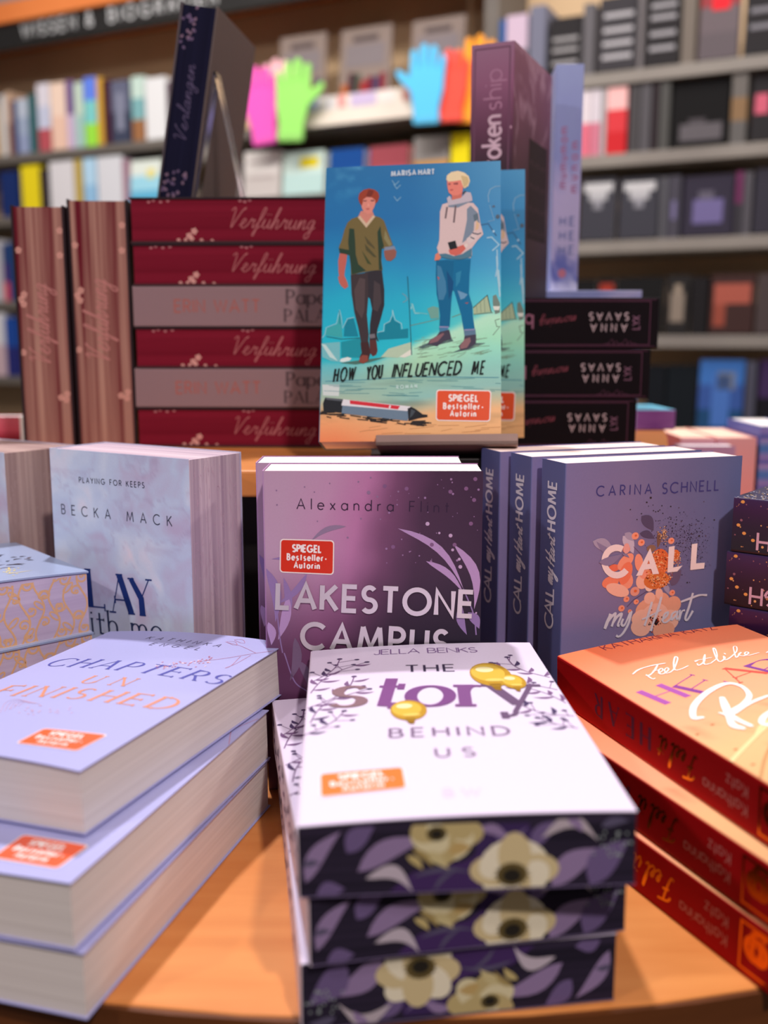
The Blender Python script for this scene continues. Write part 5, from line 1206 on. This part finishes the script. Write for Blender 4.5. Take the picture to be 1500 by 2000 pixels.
# ------------------------------------------------------------------ right side of the raised tier
def spine_to_viewer(xr, y, z, yaw=0.0):
    """lying, front cover up, spine to the viewer; (xr, y) = right end of the near edge"""
    c_, s_ = math.cos(R(yaw)), math.sin(R(yaw)); V = Vector((-c_, -s_, 0)); N = Vector((0, 0, 1)); U = V.cross(N)
    return Matrix(((U.x, V.x, 0, xr), (U.y, V.y, 0, y), (U.z, V.z, 1, z), (0, 0, 0, 1)))
def spine_upright(x, y, z, away):
    """standing, spine to the viewer; (x, y) = left end of the spine, away = heading of the covers"""
    U = Vector((math.sin(R(away)), math.cos(R(away)), 0)); V = Vector((0, 0, 1)); N = U.cross(V)
    return Matrix(((U.x, V.x, N.x, x), (U.y, V.y, N.y, y), (U.z, V.z, N.z, z), (0, 0, 0, 1)))
def frame(a, x0, x1, y0, y1, wd, col): a.stroke([(x0, y0), (x1, y0), (x1, y1), (x0, y1), (x0, y0)], wd, col)
AT = .0436; zz = TIER + .0004
for k, (xr, lab) in enumerate(((.224, 'black-purple book with upside-down spine lettering, lowest beside the turquoise books'), (.2344, 'black-purple book with upside-down spine lettering, middle of its stack'), (.2400, 'black-purple book with upside-down spine lettering under the upright purple one'))):
    h, w, t = .2155, .128, AT
    bk = Book(spine_to_viewer(xr, .886, zz), w, h, t, label=lab, group='black-purple books stacked on the right of the tier')
    bk.cover(flat(30, 22, 28), flat(17, 9, 15), (20, 12, 18), ny=4, mat=M_MATT); bk.pages(PAGE_LINE)
    a = Art(); FL = C(92, 50, 74)
    frame(a, t * .07, t * .93, .0075, h - .0075, .0007, FL); a.stroke([(t * .04, .0025), (t * .04, h - .003)], .0005, FL); a.stroke([(t * .96, .0025), (t * .96, h - .003)], .0005, FL)
    for q in range(7): a.stroke(catmull([(t * .05, .018 + .004 * q), (t * (.10 + .04 * (q % 3)), .020 + .004 * q), (t * .06, .024 + .004 * q)]), .0004, FL)
    a.build('spine_print', bk.face('spine'), M_INK, bk.cov, into=bk.cov)
    a = Art(); L_ = C(196, 174, 180)
    a.text('SAVAS', (t * .70, .0265), (t * .70, .0605), .0062, .17, L_); a.text('ANNA', (t * .48, .0275), (t * .48, .0590), .0062, .17, L_)
    a.text('LYX', (t * .38, .0105 + .006), (t * .64, .0105 + .006), .0062, .14, C(132, 92, 116))
    a.build('spine_author', bk.face('spine'), M_INK, bk.cov)
    a = Art(); a.text('morning', (t * .66, .072), (t * .56, .104), t * .22, .07, C(124, 58, 72), font=CUR, slant=.3); a.text('b', (t * .66, .110), (t * .66, .120), t * .26, .16, C(150, 96, 118))
    a.build('spine_title', bk.face('spine'), M_INK, bk.cov)
    zz += t + .0004
ZA = zz
def broken_cover(x, y):
    u = x / .128; v = y / .211; n = fbm(x * 40, y * 26, 61); k = np.abs(fbm(x * 26 + n * 2, y * 18, 66) - .5)
    c = ramp(v + .1 * (n - .5), [(0, (52, 38, 40)), (.5, (76, 48, 58)), (.8, (122, 74, 98)), (1, (140, 92, 118))])
    w_ = np.clip(1 - k * 16, 0, 1)[:, None] * np.clip((v - .25) * 3, 0, 1)[:, None]
    return c * (1 - .55 * w_) + np.array([206, 176, 196.]) * .55 * w_
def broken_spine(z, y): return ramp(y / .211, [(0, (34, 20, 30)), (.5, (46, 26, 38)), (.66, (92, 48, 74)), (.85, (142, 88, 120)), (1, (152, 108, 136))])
t = .0385
bk = Book(spine_upright(.0745, .906, ZA, 23.5), .128, .211, t, label='tall purple book standing spine-out on the black-purple stack')
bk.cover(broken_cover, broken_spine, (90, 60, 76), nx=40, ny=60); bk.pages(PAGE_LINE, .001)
a = Art(); FL = C(110, 74, 96)
frame(a, t * .10, t * .90, .004, .207, .0011, FL); a.ellipse((t * .96, .142), .0012, .0012, C(200, 160, 180), n=8)
a.build('spine_print', bk.face('spine'), M_INK, bk.cov, into=bk.cov)
a = Art(); a.text('broken', (t * .72, bk.pick('spine', 975, 345)[1]), (t * .72, bk.pick('spine', 975, 226)[1]), t * .42, .15, C(206, 176, 192), xs=.8); a.text('ship', (t * .72, bk.pick('spine', 972, 212)[1]), (t * .72, bk.pick('spine', 972, 136)[1]), t * .40, .10, C(172, 124, 152))
a.build('spine_title', bk.face('spine'), M_INK, bk.cov)
a = Art(); a.poly([(.052, .055), (.116, .055), (.116, .142), (.052, .142)], C(50, 38, 40)); a.layer = 1
for q in range(4): a.text('mumum', (.058, .120 - .02 * q), (.108, .120 - .02 * q), .006, .2, C(84, 64, 70))
a.build('cover_panel', bk.face('front'), M_INK, bk.cov)

BT = .0480; zz = TIER + .0004
def past(z, y): return ramp(fbm(y * 40, z * 80, 71), [(.2, (120, 134, 190)), (.5, (150, 156, 208)), (.8, (196, 190, 226))])
for k, lab in enumerate(('pale blue book at the bottom of the pile behind the black-purple stack', 'pale blue book in the middle of the pile behind the black-purple stack', 'pale blue book whose white top edge shows above the black-purple stack')):
    bk = Book(spine_to_viewer(.260, 1.027, zz), .128, .200, BT, label=lab, group='pale blue books stacked behind')
    bk.cover(flat(196, 204, 236), past, (170, 176, 214), ny=20); bk.pages(P_WHITE); zz += BT + .0003
def pastel_spine(z, y):
    v = y / .217; n = fbm(y * 60, z * 160, 73)
    return ramp(v + .25 * (n - .5), [(0, (206, 206, 236)), (.08, (96, 104, 180)), (.16, (190, 180, 220)), (.45, (188, 178, 222)), (.6, (140, 150, 208)), (1, (150, 164, 214))])
t = .0275
bk = Book(spine_upright(.1690, 1.037, zz, 3.0), .115, .217, t, label='pastel blue book standing spine-out behind the tall purple one')
bk.cover(flat(160, 170, 214), pastel_spine, (150, 160, 206), ny=40); bk.pages(P_WHITE)
a = Art(); RD = C(170, 116, 160)
a.text('mumumam', (t * .46, .100), (t * .46, .158), t * .28, .2, RD); a.text('munam', (t * .86, .096), (t * .86, .144), t * .28, .2, RD)
for q in range(3): a.text('HE', (t * .3, .036 + .014 * q), (t * .8, .036 + .014 * q), .008, .2, C(116, 124, 178))
a.ellipse((t * .42, .017), .004, .0045, C(196, 120, 140)); a.build('spine_print', bk.face('spine'), M_INK, bk.cov, into=bk.cov)

bk = Book(spine_to_viewer(.3130, 1.072, TIER + .0004, 2.0), .09, .043, .0215, label='small purple book with a turquoise cover lying at the rear right of the tier')
bk.cover(flat(110, 196, 226), lambda z, y: ramp(fbm(y * 60, z * 90, 9), [(.2, (96, 40, 120)), (.8, (150, 104, 170))]), (120, 60, 130)); bk.pages(P_CREAM)
P_PEACH = page_mat('peach_sprayed_pages', (244, 186, 176), (252, 226, 190), 26)
def pink_sp(z, y): return ramp(y / .1773 + .2 * (fbm(y * 50, z * 50, 3) - .5), [(0, (226, 120, 120)), (.5, (232, 150, 150)), (1, (226, 168, 176))])
for k, (x0, lab) in enumerate(((.3290, 'fat pink book standing behind the lilac one on the right, left of two'), (.3690, 'fat pink book standing next to the blue-striped one on the right'))):
    bk = Book(spine_upright(x0, 1.102, TABLE + .0004, 2.0), .13, .1773, (.0385, .0445)[k], label=lab, group='pink books standing on the far right')
    bk.cover(flat(232, 150, 150), pink_sp, (220, 120, 120), ny=12); bk.pages(P_PEACH)
bk = Book(standing(.3180, 1.072, TABLE + .0004, 0, .022), .062, .1710, .022, label='lilac book standing in front of the two pink ones on the right')
bk.cover(lambda x, y: ramp(y / .171, [(0, (150, 120, 170)), (1, (190, 150, 190))]), flat(196, 160, 196), (190, 160, 200), ny=10); bk.pages(P_WHITE)
bk = Book(spine_upright(.4170, 1.102, TABLE + .0004, 2.0), .12, .190, .045, label='blue and lilac striped book at the right frame edge behind the gold-speckled pile')
bk.cover(flat(110, 120, 200), lambda z, y: ramp((y * 34) % 1.0, [(0, (70, 90, 180)), (.3, (150, 130, 200)), (.6, (60, 120, 200)), (1, (180, 150, 210))]), (90, 100, 180), ny=60); bk.pages(P_WHITE)
bk = Book(standing(-.4640, 1.10, TABLE + .0004, 6, .03), .06, .2005, .03, label='red and pink book standing behind the marbled paperbacks at the left frame edge')
bk.cover(lambda x, y: ramp(y / .2, [(0, (120, 40, 50)), (.88, (150, 30, 50)), (.92, (226, 96, 120)), (1, (236, 120, 140))]), flat(190, 40, 60), (190, 40, 60), ny=40); bk.pages(P_WHITE)

# ------------------------------------------------------------------ bookcases along the back wall
M_SHELF = noise_mat('grey_shelf_board', (124, 118, 112), (140, 134, 126), (4, 4, 4), .55)
M_SHELFL = noise_mat('dark_shelf_board', (96, 90, 86), (110, 104, 98), (4, 4, 4), .55)
M_BACK = noise_mat('tan_back_panel', (198, 170, 134), (208, 178, 142), (3, 3, 3), .7)
def wobj(o): o.matrix_basis = WM; return o
zL = {k: wpick(x, y)[1] for k, (x, y) in {'l1': (150, 288), 'l2': (10, 424), 'l3': (10, 588), 'l4': (10, 735)}.items()}
zR = {k: wpick(x, y)[1] for k, (x, y) in {'r1': (1300, 128), 'r2': (1300, 292), 'r3': (1300, 466), 'r4': (1300, 655), 'r5': (1300, 848)}.items()}
caseL = empty('bookcase', WM); tag(caseL, 'long left bookcase with tan back panel under the black sign', 'bookcase')
caseR = empty('bookcase', WM); tag(caseR, 'right bookcase with grey shelf boards full of dark volumes', 'bookcase')
def panel(par, name, s0, s1, q0, q1, z0, z1, mat, bevel=.002):
    m = MB(); wbox(m, s0, s1, q0, q1, z0, z1); return m.build(name, mat, par, bevel=bevel)
TOP = wpick(0, 98, .03)[1]; z_o0 = wpick(0, 47, .05)[1]; z_o1 = wpick(0, 6, .05)[1]
panel(caseL, 'back_panel', S0, SD - .022, -.275, -.262, .02, z_o0, M_BACK)
panel(caseR, 'back_panel', SD + .02, S1, -.275, -.262, .02, TOP + .3, M_BACK)
for k, z in list(zL.items()) + [('l5', .55), ('l6', .2)]:
    panel(caseL, 'shelf', S0, SD - .022, -.26, 0, z - .030, z, M_SHELFL)
for k, z in list(zR.items()) + [('r6', .42), ('r7', .12)]:
    panel(caseR, 'shelf', SD + .022, S1, -.26, 0, z - .034, z, M_SHELF)
panel(caseL, 'side_panel', S0 - .02, S0, -.26, -.001, .0, z_o0, M_BACK)
panel(caseL, 'side_panel', SD - .021, SD - .001, -.26, -.001, .0, z_o0, M_SHELFL)
panel(caseR, 'side_panel', SD + .001, SD + .021, -.26, .0, .0, TOP + .35, M_SHELFL)
panel(caseR, 'side_panel', S1, S1 + .02, -.26, .0, .0, TOP + .35, M_SHELFL)
# sign with orange cornice
s_a = wpick(-420, 600, .03)[0]; z_o0 = wpick(0, 47, .05)[1]; z_o1 = wpick(0, 6, .05)[1]
sign = empty('shelf_sign', WM); tag(sign, 'black sign board with white capitals along the top of the left bookcase', 'sign')
brd = panel(sign, 'board', S0 - .05, SD - .03, .0, .03, TOP, z_o0 + .001, noise_mat('sign_black', (24, 23, 24), (30, 29, 30), (4, 4, 4), .6), bevel=0)
o = panel(sign, 'cornice', S0 - .05, SD - .03, -.26, .05, z_o0 + .0015, z_o1, noise_mat('orange_cornice', (214, 120, 62), (226, 132, 72), (3, 3, 3), .5)); o['label'] = 'orange wooden band above the lettering'
panel(sign, 'top_board', S0 - .05, SD - .03, -.26, .02, z_o1 + .001, z_o1 + .10, noise_mat('grey_top', (132, 122, 122), (144, 134, 132), (4, 4, 4), .6))
a = Art(); zb = TOP + .030; hh = (z_o0 - TOP) * .52
sx = lambda px, py: wpick(px, py, .03)[0]
for wd_, x0, x1 in (('WISSEN', (44, 78), (148, 60)), ('&', (170, 57), (188, 54)), ('BIOGRAFIEN', (214, 51), (424, 18))):
    a.text(wd_, (sx(*x0), zb), (sx(*x1), zb), hh, .17, C(196, 198, 202), xs=1.0) if len(wd_) > 1 else a.text(wd_ + ' ', (sx(*x0), zb), (sx(*x1), zb), hh, .17, C(196, 198, 202), gap=0)
a.build('sign_lettering', lambda x, z, o: Vector((x, -.030 - o, z)), M_INK, sign, off=.0006, into=brd)

# one bookcase volume: hard cover with spine, boards and recessed pages in one mesh (parts too small to see)
USED = set()
def volume(name, s0, s1, z0, h, d, cols, label, cat, group, q=-.012, rot=0.0, face_out=False, marks=()):
    w = s1 - s0; m = MB(); c = [C(*k) for k in cols]; th = min(.003, w * .2)
    pg = C(226, 220, 208)
    n = len(c)
    if face_out:
        d = .03
        for i in range(n): m.box((0, -th, h * i / n), (w, 0, h * (i + 1) / n), c[i])
        m.box((0, d, 0), (w, d + th, h), c[0]); m.box((0, 0, 0), (th, d, h), c[0]); m.box((th, 0.0005, .003), (w - .004, d, h - .003), pg)
    else:
        for i in range(n):
            za, zb_ = h * i / n, h * (i + 1) / n
            m.box((0, -th, za), (w, 0, zb_), c[i]); m.box((0, 0, za), (th, d, zb_), c[i]); m.box((w - th, 0, za), (w, d, zb_), c[i])
        m.box((th, 0.0005, .004), (w - th, d - .004, h - .004), pg)
    for (u0, u1, v0, v1, col) in marks: m.box((w * u0, -th - .0012, h * v0), (w * u1, -th + .0001, h * v1), C(*col))
    o = m.build(name, M_MATT)
    o.matrix_basis = WM @ Matrix.Translation((s0, -q, z0 + (.0045 if rot else .001))) @ Matrix.Rotation(R(rot), 4, 'X')
    if label in USED: print('DUP LABEL', label)
    USED.add(label)
    tag(o, label, cat, group)
    return o
NAMES = []
def row(zs, qf, items, where, group):
    """items: px left, px right, py top, colours bottom to top, description, face_out, marks"""
    for it in items:
        x0, x1, yt, cols, desc = it[:5]; fo = it[5] if len(it) > 5 else False; mk = it[6] if len(it) > 6 else ()
        ym = yt
        s0 = wpick(x0, ym, qf)[0]; s1 = wpick(x1, ym, qf)[0]; zt = wpick((x0 + x1) / 2, ym, qf)[1]
        up = [z for z in list((zL if x0 < 950 else zR).values()) if z > zs + .05]; lim = (min(up) - .034 - .006 if up else 9) - zs
        h = min(max(zt - zs, .08), lim if not fo else lim - .006)
        volume('shelf_book', s0 + .001, s1 - .001, zs, h, min(.19, h * .72), cols, desc + ' ' + where, 'book', group, q=qf, face_out=fo, marks=mk, rot=-5 if fo else 0)
q0 = -.012
row(zL['l1'], q0, [(0, 9, 186, [(206, 208, 212)], 'narrow pale book at the frame edge on'), (10, 21, 180, [(150, 118, 100), (190, 160, 138)], 'sand-coloured narrow book on'),
    (22, 31, 198, [(34, 34, 92)], 'narrow navy book beside the sand one on'), (32, 54, 194, [(140, 152, 186), (150, 164, 190), (176, 186, 204)], 'grey-blue book left of the dark teal one on'), (55, 69, 184, [(44, 92, 96)], 'dark teal book on'), (71, 96, 164, [(176, 80, 90), (190, 196, 220), (214, 210, 222)], 'white book with a red foot on'),
    (97, 127, 162, [(226, 190, 172), (232, 206, 190)], 'peach book on'), (128, 142, 158, [(200, 180, 210), (112, 84, 140)], 'violet and white book beside the peach one on'), (144, 161, 162, [(160, 196, 190), (190, 210, 196)], 'pale green book on'), (163, 187, 152, [(150, 220, 70), (120, 200, 200), (96, 130, 232)], 'shiny blue-to-green book on'),
    (188, 199, 152, [(206, 160, 60)], 'narrow amber book on'), (201, 215, 156, [(64, 24, 44)], 'dark maroon book on'), (216, 251, 158, [(60, 66, 88), (96, 100, 124)], 'slate book with light lettering on', False, ((.3, .7, .2, .8, (130, 134, 156)),)),
    (256, 281, 150, [(150, 104, 70), (120, 170, 176), (190, 214, 206)], 'mint book with a brown foot on'), (283, 324, 152, [(220, 222, 226)], 'broad white book on'), (326, 341, 160, [(70, 44, 60)], 'plum book behind the navy one on')], 'the upper left shelf', 'picture books on the upper left shelf')
row(zL['l2'], q0, [(0, 34, 336, [(24, 44, 100)], 'navy book left of the yellow one on'), (41, 76, 324, [(226, 206, 30)], 'bright yellow book on'), (78, 93, 330, [(50, 40, 44)], 'dark brown book right of the yellow one on'),
    (96, 143, 310, [(210, 208, 214)], 'white book between dark and mustard ones on'), (146, 159, 312, [(186, 160, 70)], 'mustard book on'), (162, 187, 310, [(140, 184, 220), (170, 206, 232)], 'light blue book on'), (189, 238, 300, [(206, 208, 216)], 'broad pale book right of the light blue one on'), (240, 249, 312, [(160, 120, 140)], 'narrow mauve book on'),
    (251, 312, 314, [(90, 170, 206), (150, 206, 226), (212, 222, 216)], 'pale blue picture book with a yellow spot on', True, ((.55, .8, .6, .8, (220, 210, 120)),)), (330, 470, 318, [(90, 80, 80)], 'dark book behind the easel on'), (474, 546, 296, [(190, 184, 182), (206, 202, 200)], 'grey-white book left of the mint one on', True, ((.15, .85, .74, .8, (160, 150, 150)), (.15, .85, .4, .46, (170, 160, 160)))),
    (551, 632, 298, [(176, 206, 204), (198, 220, 214)], 'mint book with a round yellow label on', True, ((.42, .86, .62, .86, (240, 220, 40)),)), (642, 710, 292, [(0, 130, 210), (20, 70, 140)], 'vivid blue book behind the turquoise ones on', True), (720, 797, 286, [(196, 90, 100), (150, 70, 80)], 'raspberry book behind the turquoise ones on', True),
    (806, 876, 268, [(190, 140, 70), (140, 136, 134)], 'grey book with an ochre foot behind the turquoise ones on', True), (882, 918, 262, [(222, 206, 20)], 'yellow book left of the tall purple one on')], 'the second left shelf', 'books on the second left shelf')
row(zL['l3'], q0, [(-32, 3, 470, [(176, 176, 184)], 'pale book left of the indigo one on'), (4, 14, 478, [(200, 70, 90), (70, 40, 110), (40, 60, 110)], 'indigo book with a red foot on'), (15, 26, 474, [(30, 60, 110)], 'blue book half hidden by the standing red one on')], 'the third left shelf', 'books on the third left shelf')
row(zL['l4'], q0, [(-28, 8, 612, [(196, 170, 180), (206, 206, 214)], 'pink-white book on'), (9, 28, 620, [(40, 44, 110), (30, 70, 150)], 'cobalt book half hidden by the standing red one on')], 'the fourth left shelf', 'books on the fourth left shelf')
K1, K2, K3 = (40, 38, 40), (56, 54, 58), (96, 94, 98)
def lines(col, *rows): return tuple((.12, .88, v, v + .06, col) for v in rows)
row(zR['r1'], q0, [(977, 989, 40, [(50, 90, 150)], 'blue volume at the left end of'), (990, 1032, 30, [(120, 116, 128), (190, 170, 190)], 'lilac-topped volume right of the blue one on'), (1036, 1068, 12, [(110, 112, 130)], 'blue-grey volume on'), (1072, 1138, 34, [K1], 'black volume with white script left of the grey spine on', True, lines((150, 148, 150), .2, .42, .6)), (1141, 1164, 8, [K3], 'grey spine between black covers on'),
    (1170, 1248, -8, [K2], 'charcoal volume with four white lines on', True, lines((170, 168, 172), .16, .34, .52, .72)), (1250, 1261, -14, [(110, 106, 108)], 'slim grey spine on'), (1264, 1332, -18, [K1], 'black volume with white lines beside the brown-grey spine on', True, lines((150, 148, 152), .2, .4, .62, .78)), (1336, 1364, -30, [(112, 104, 96)], 'brown-grey spine on'),
    (1370, 1448, -40, [(92, 84, 88), (100, 90, 94), (140, 60, 64)], 'grey volume with a red splash on', True, ((.3, .75, .62, .86, (214, 40, 50)),)), (1460, 1545, -60, [K1], 'black volume at the right frame edge on', True, lines((120, 118, 124), .3, .5))], 'the top right shelf', 'dark volumes on the top right shelf')
row(zR['r2'], q0, [(1122, 1135, 176, [(90, 86, 84)], 'grey spine at the left of'), (1137, 1156, 176, [(214, 110, 130), (214, 204, 210)], 'white and rose spine on'), (1157, 1176, 166, [(200, 120, 140), (206, 198, 206)], 'second white and rose spine on'), (1177, 1187, 164, [(170, 168, 170)], 'slim light grey spine beside the red one on'), (1188, 1228, 150, [(196, 40, 46), (206, 60, 66), (232, 180, 178)], 'bright red and white volume on'),
    (1232, 1252, 156, [(72, 70, 72)], 'dark grey spine right of the red one on'), (1253, 1275, 154, [(84, 82, 86)], 'mid grey spine on'), (1277, 1290, 156, [(48, 40, 44)], 'slim black-brown spine on'), (1291, 1312, 150, [(78, 78, 76)], 'grey-green spine left of the black cover on'), (1316, 1428, 138, [(16, 15, 16)], 'broad black cover with a grey blot on', True, ((.15, .9, .08, .34, (90, 86, 90)), (.3, .6, .34, .42, (70, 66, 70)))), (1432, 1464, 138, [(96, 94, 92), (130, 104, 76), (104, 100, 96)], 'grey and tan spine on'), (1472, 1540, 128, [K1], 'black cover with a pink mark at the frame edge on', True, ((.1, .5, .4, .7, (190, 90, 110)),))], 'the second right shelf', 'dark volumes on the second right shelf')
V_ = ((.1, .9, .78, .92, (190, 190, 192)), (.25, .75, .64, .78, (170, 170, 174)), (.38, .62, .5, .64, (130, 130, 138)))
row(zR['r3'], q0, [(1122, 1131, 356, [(110, 80, 60)], 'slim brown spine on'), (1133, 1204, 350, [(58, 58, 66)], 'dark cover with a white V, left of two, on', True, V_), (1211, 1288, 348, [(58, 58, 66)], 'dark cover with a white V, right of two, on', True, V_), (1291, 1306, 346, [(84, 84, 90)], 'grey spine right of the V covers on'), (1307, 1332, 344, [(70, 68, 78)], 'dark lilac-grey spine on', False, ((.3, .7, .3, .6, (110, 104, 140)),)),
    (1336, 1436, 344, [(48, 44, 58)], 'dark cover with a violet figure on', True, ((.2, .8, .2, .6, (104, 96, 140)), (.3, .6, .6, .74, (90, 86, 100)))), (1439, 1454, 336, [(60, 58, 64), (104, 50, 86)], 'spine with a magenta band on'), (1455, 1472, 336, [(84, 82, 88)], 'ash grey spine on'), (1476, 1530, 330, [(50, 48, 58)], 'dark cover at the frame edge on', True)], 'the third right shelf', 'dark volumes on the third right shelf')
row(zR['r4'], q0, [(1122, 1164, 548, [(18, 17, 18)], 'black cover beside the pale book pile on', True), (1167, 1202, 546, [(22, 20, 22)], 'black cover with a red top on', True, ((.1, .9, .66, .9, (150, 50, 36)),)), (1206, 1296, 544, [(20, 19, 20)], 'plain black cover on', True), (1302, 1348, 540, [(36, 34, 34)], 'black cover with a cream figure on', True, ((.2, .8, .2, .7, (130, 118, 106)), (.35, .65, .7, .84, (150, 136, 120)))), (1352, 1385, 542, [(30, 28, 30)], 'black spine on'),
    (1389, 1476, 538, [(60, 40, 38)], 'dark cover with a rust picture on', True, ((.08, .92, .5, .84, (160, 84, 70)), (.08, .36, .12, .5, (140, 70, 56)))), (1480, 1540, 536, [(70, 60, 60)], 'brown cover at the frame edge on', True)], 'the fourth right shelf', 'dark volumes on the fourth right shelf')
row(zR['r5'], q0, [(1262, 1300, 716, [(14, 18, 24)], 'black cover nearest the tier on', True), (1302, 1362, 716, [(14, 20, 26)], 'blue-black cover on', True), (1366, 1456, 706, [(30, 70, 110), (54, 84, 150), (60, 110, 180)], 'blue cover with a pale figure on', True, ((.3, .7, .1, .8, (70, 110, 180)), (.4, .8, .6, .84, (110, 120, 140)))), (1459, 1480, 706, [(76, 76, 90)], 'grey-blue spine on'), (1484, 1540, 706, [(20, 18, 26), (60, 40, 80)], 'black cover with a purple top on', True)], 'the fifth right shelf', 'dark volumes on the fifth right shelf')

# white ledge with price strips and what stands on it
lz0 = wpick(690, 240, .02)[1]; lz1 = wpick(690, 182, .02)[1]; ls0 = wpick(566, 220, .02)[0]; ls1 = wpick(812, 220, .02)[0]
tray = empty('display_ledge', WM); tag(tray, 'long white display ledge with coloured price strips between the two groups of hands', 'ledge')
mw = noise_mat('white_ledge', (222, 212, 200), (232, 222, 210), (5, 5, 5), .5)
panel(tray, 'front_board', ls0, ls1, .002, .02, lz0, lz1, mw); panel(tray, 'top_board', ls0, ls1, -.2, .0015, lz1 - .02, lz1, mw)
hh = lz1 - lz0
for u0, u1, col in ((.04, .24, (170, 180, 214)), (.26, .38, (226, 222, 226)), (.40, .46, (226, 150, 150)), (.50, .70, (196, 180, 214)), (.72, .84, (230, 220, 216)), (.90, .98, (226, 160, 150))):
    m = MB(); wbox(m, ls0 + (ls1 - ls0) * u0, ls0 + (ls1 - ls0) * u1, .0201, .0215, lz0 + hh * .55, lz0 + hh * .98, C(*col)); m.build('price_strip', M_MATT, tray)
for k, (x0, x1, yt, lab) in enumerate(((540, 631, 64, 'grey display card with dark red picture, left of three on the white ledge'), (660, 760, 48, 'grey display card with red and orange picture in the middle of the white ledge'), (800, 905, 30, 'grey display card behind the blue hand, right of three on the ledge'))):
    s0 = wpick(x0, yt, -.05)[0]; s1 = wpick(x1, yt, -.05)[0]; zt = wpick((x0 + x1) / 2, yt, -.05)[1]; w = s1 - s0; h = zt - lz1
    card = empty('display_card', WM @ Matrix.Translation((s0, .05, lz1 + .001)) @ Matrix.Rotation(R(-6), 4, 'X')); tag(card, lab, 'card', 'display cards on the white ledge')
    m = MB(); m.box((0, 0, 0), (w, .012, h), C(132, 118, 112)); m.build('backing', M_MATT, card, bevel=.002)
    m = MB(); m.box((w * .25, -.0015, h * .80), (w * .75, -.0002, h * .88), C(84, 74, 76)); m.box((w * .12, -.0015, h * .45), (w * .88, -.0002, h * .76), C(122, 114, 118)); m.build('header', M_MATT, card)
    m = MB(); r_ = random.Random(k)
    for q in range(7): m.box((w * (.06 + .125 * q), -.004, 0.001), (w * (.06 + .125 * q) + w * .115, -.0002, h * r_.uniform(.18, .40)), C(*[(120, 40, 50), (170, 90, 40), (70, 40, 50), (60, 70, 60), (150, 50, 50), (110, 30, 46), (60, 60, 90)][(q + k) % 7]))
    m.build('picture_strip', M_MATT, card)

# coloured foam hands hanging at the shelf front
def hand(name, cx, ytop, ybot, col, label, tilt, flip, q):
    s0, z1 = wpick(cx, ytop, q); _, z0 = wpick(cx, ybot, q); H = z1 - z0
    a_ = [(-.17, 0), (-.19, .22), (-.24, .42), (-.40, .56), (-.46, .66), (-.42, .70), (-.36, .66), (-.26, .60), (-.245, .80), (-.25, .90), (-.20, .93), (-.155, .89), (-.14, .70), (-.125, .70), (-.115, .95), (-.06, .995), (-.01, .95), (-.005, .70),
          (.01, .70), (.03, .93), (.08, .965), (.125, .92), (.12, .68), (.135, .68), (.165, .82), (.21, .85), (.245, .80), (.225, .55), (.22, .42), (.17, .20), (.17, 0)]
    o = empty(name, WM @ Matrix.Translation((s0, -q, z0)) @ Matrix.Rotation(R(tilt), 4, 'Y') @ Matrix.Diagonal((-1 if flip else 1, 1, 1, 1)).to_3x3().to_4x4() if False else WM @ Matrix.Translation((s0, -q, z0)) @ Matrix.Rotation(R(tilt), 4, 'Y'))
    sg = -1 if flip else 1
    pts = [(x * H * sg, y * H) for x, y in a_]
    if flip: pts = pts[::-1]
    m = MB(); n = len(pts)
    m.poly([(x, 0, y) for x, y in pts] + [(x, .010, y) for x, y in pts], [tuple(range(n)), tuple(range(n, 2 * n))[::-1]] + [(i, n + i, n + (i + 1) % n, (i + 1) % n) for i in range(n)], C(*col))
    m.build('palm_and_fingers', M_MATT, o, bevel=.0015)
    m = MB(); m.box((-.18 * H, -.002, .02 * H), (.18 * H, .012, .10 * H), C(*[min(255, int(c * .9) + 12) for c in col])); c_ = m.build('wrist_band', M_MATT, o, bevel=.001)
    tag(o, label, 'foam hand', 'coloured hands on the left bookcase')
hand('foam_hand', 514, 124, 282, (240, 92, 190), 'hot pink foam hand, leftmost in front of the left bookcase', -4, False, .060)
hand('foam_hand', 538, 112, 262, (244, 190, 200), 'pale pink foam hand between the hot pink and green ones', 3, False, .038)
hand('foam_hand', 563, 112, 276, (150, 222, 110), 'light green foam hand beside the pink ones', 4, True, .082)
hand('foam_hand', 832, 82, 242, (90, 190, 236), 'sky blue foam hand at the right end of the white ledge', 2, False, .082)
hand('foam_hand', 880, 92, 238, (240, 84, 70), 'red foam hand between the blue and orange ones', 2, False, .060)
hand('foam_hand', 918, 66, 240, (244, 160, 50), 'orange foam hand left of the tall purple book', 4, True, .038)
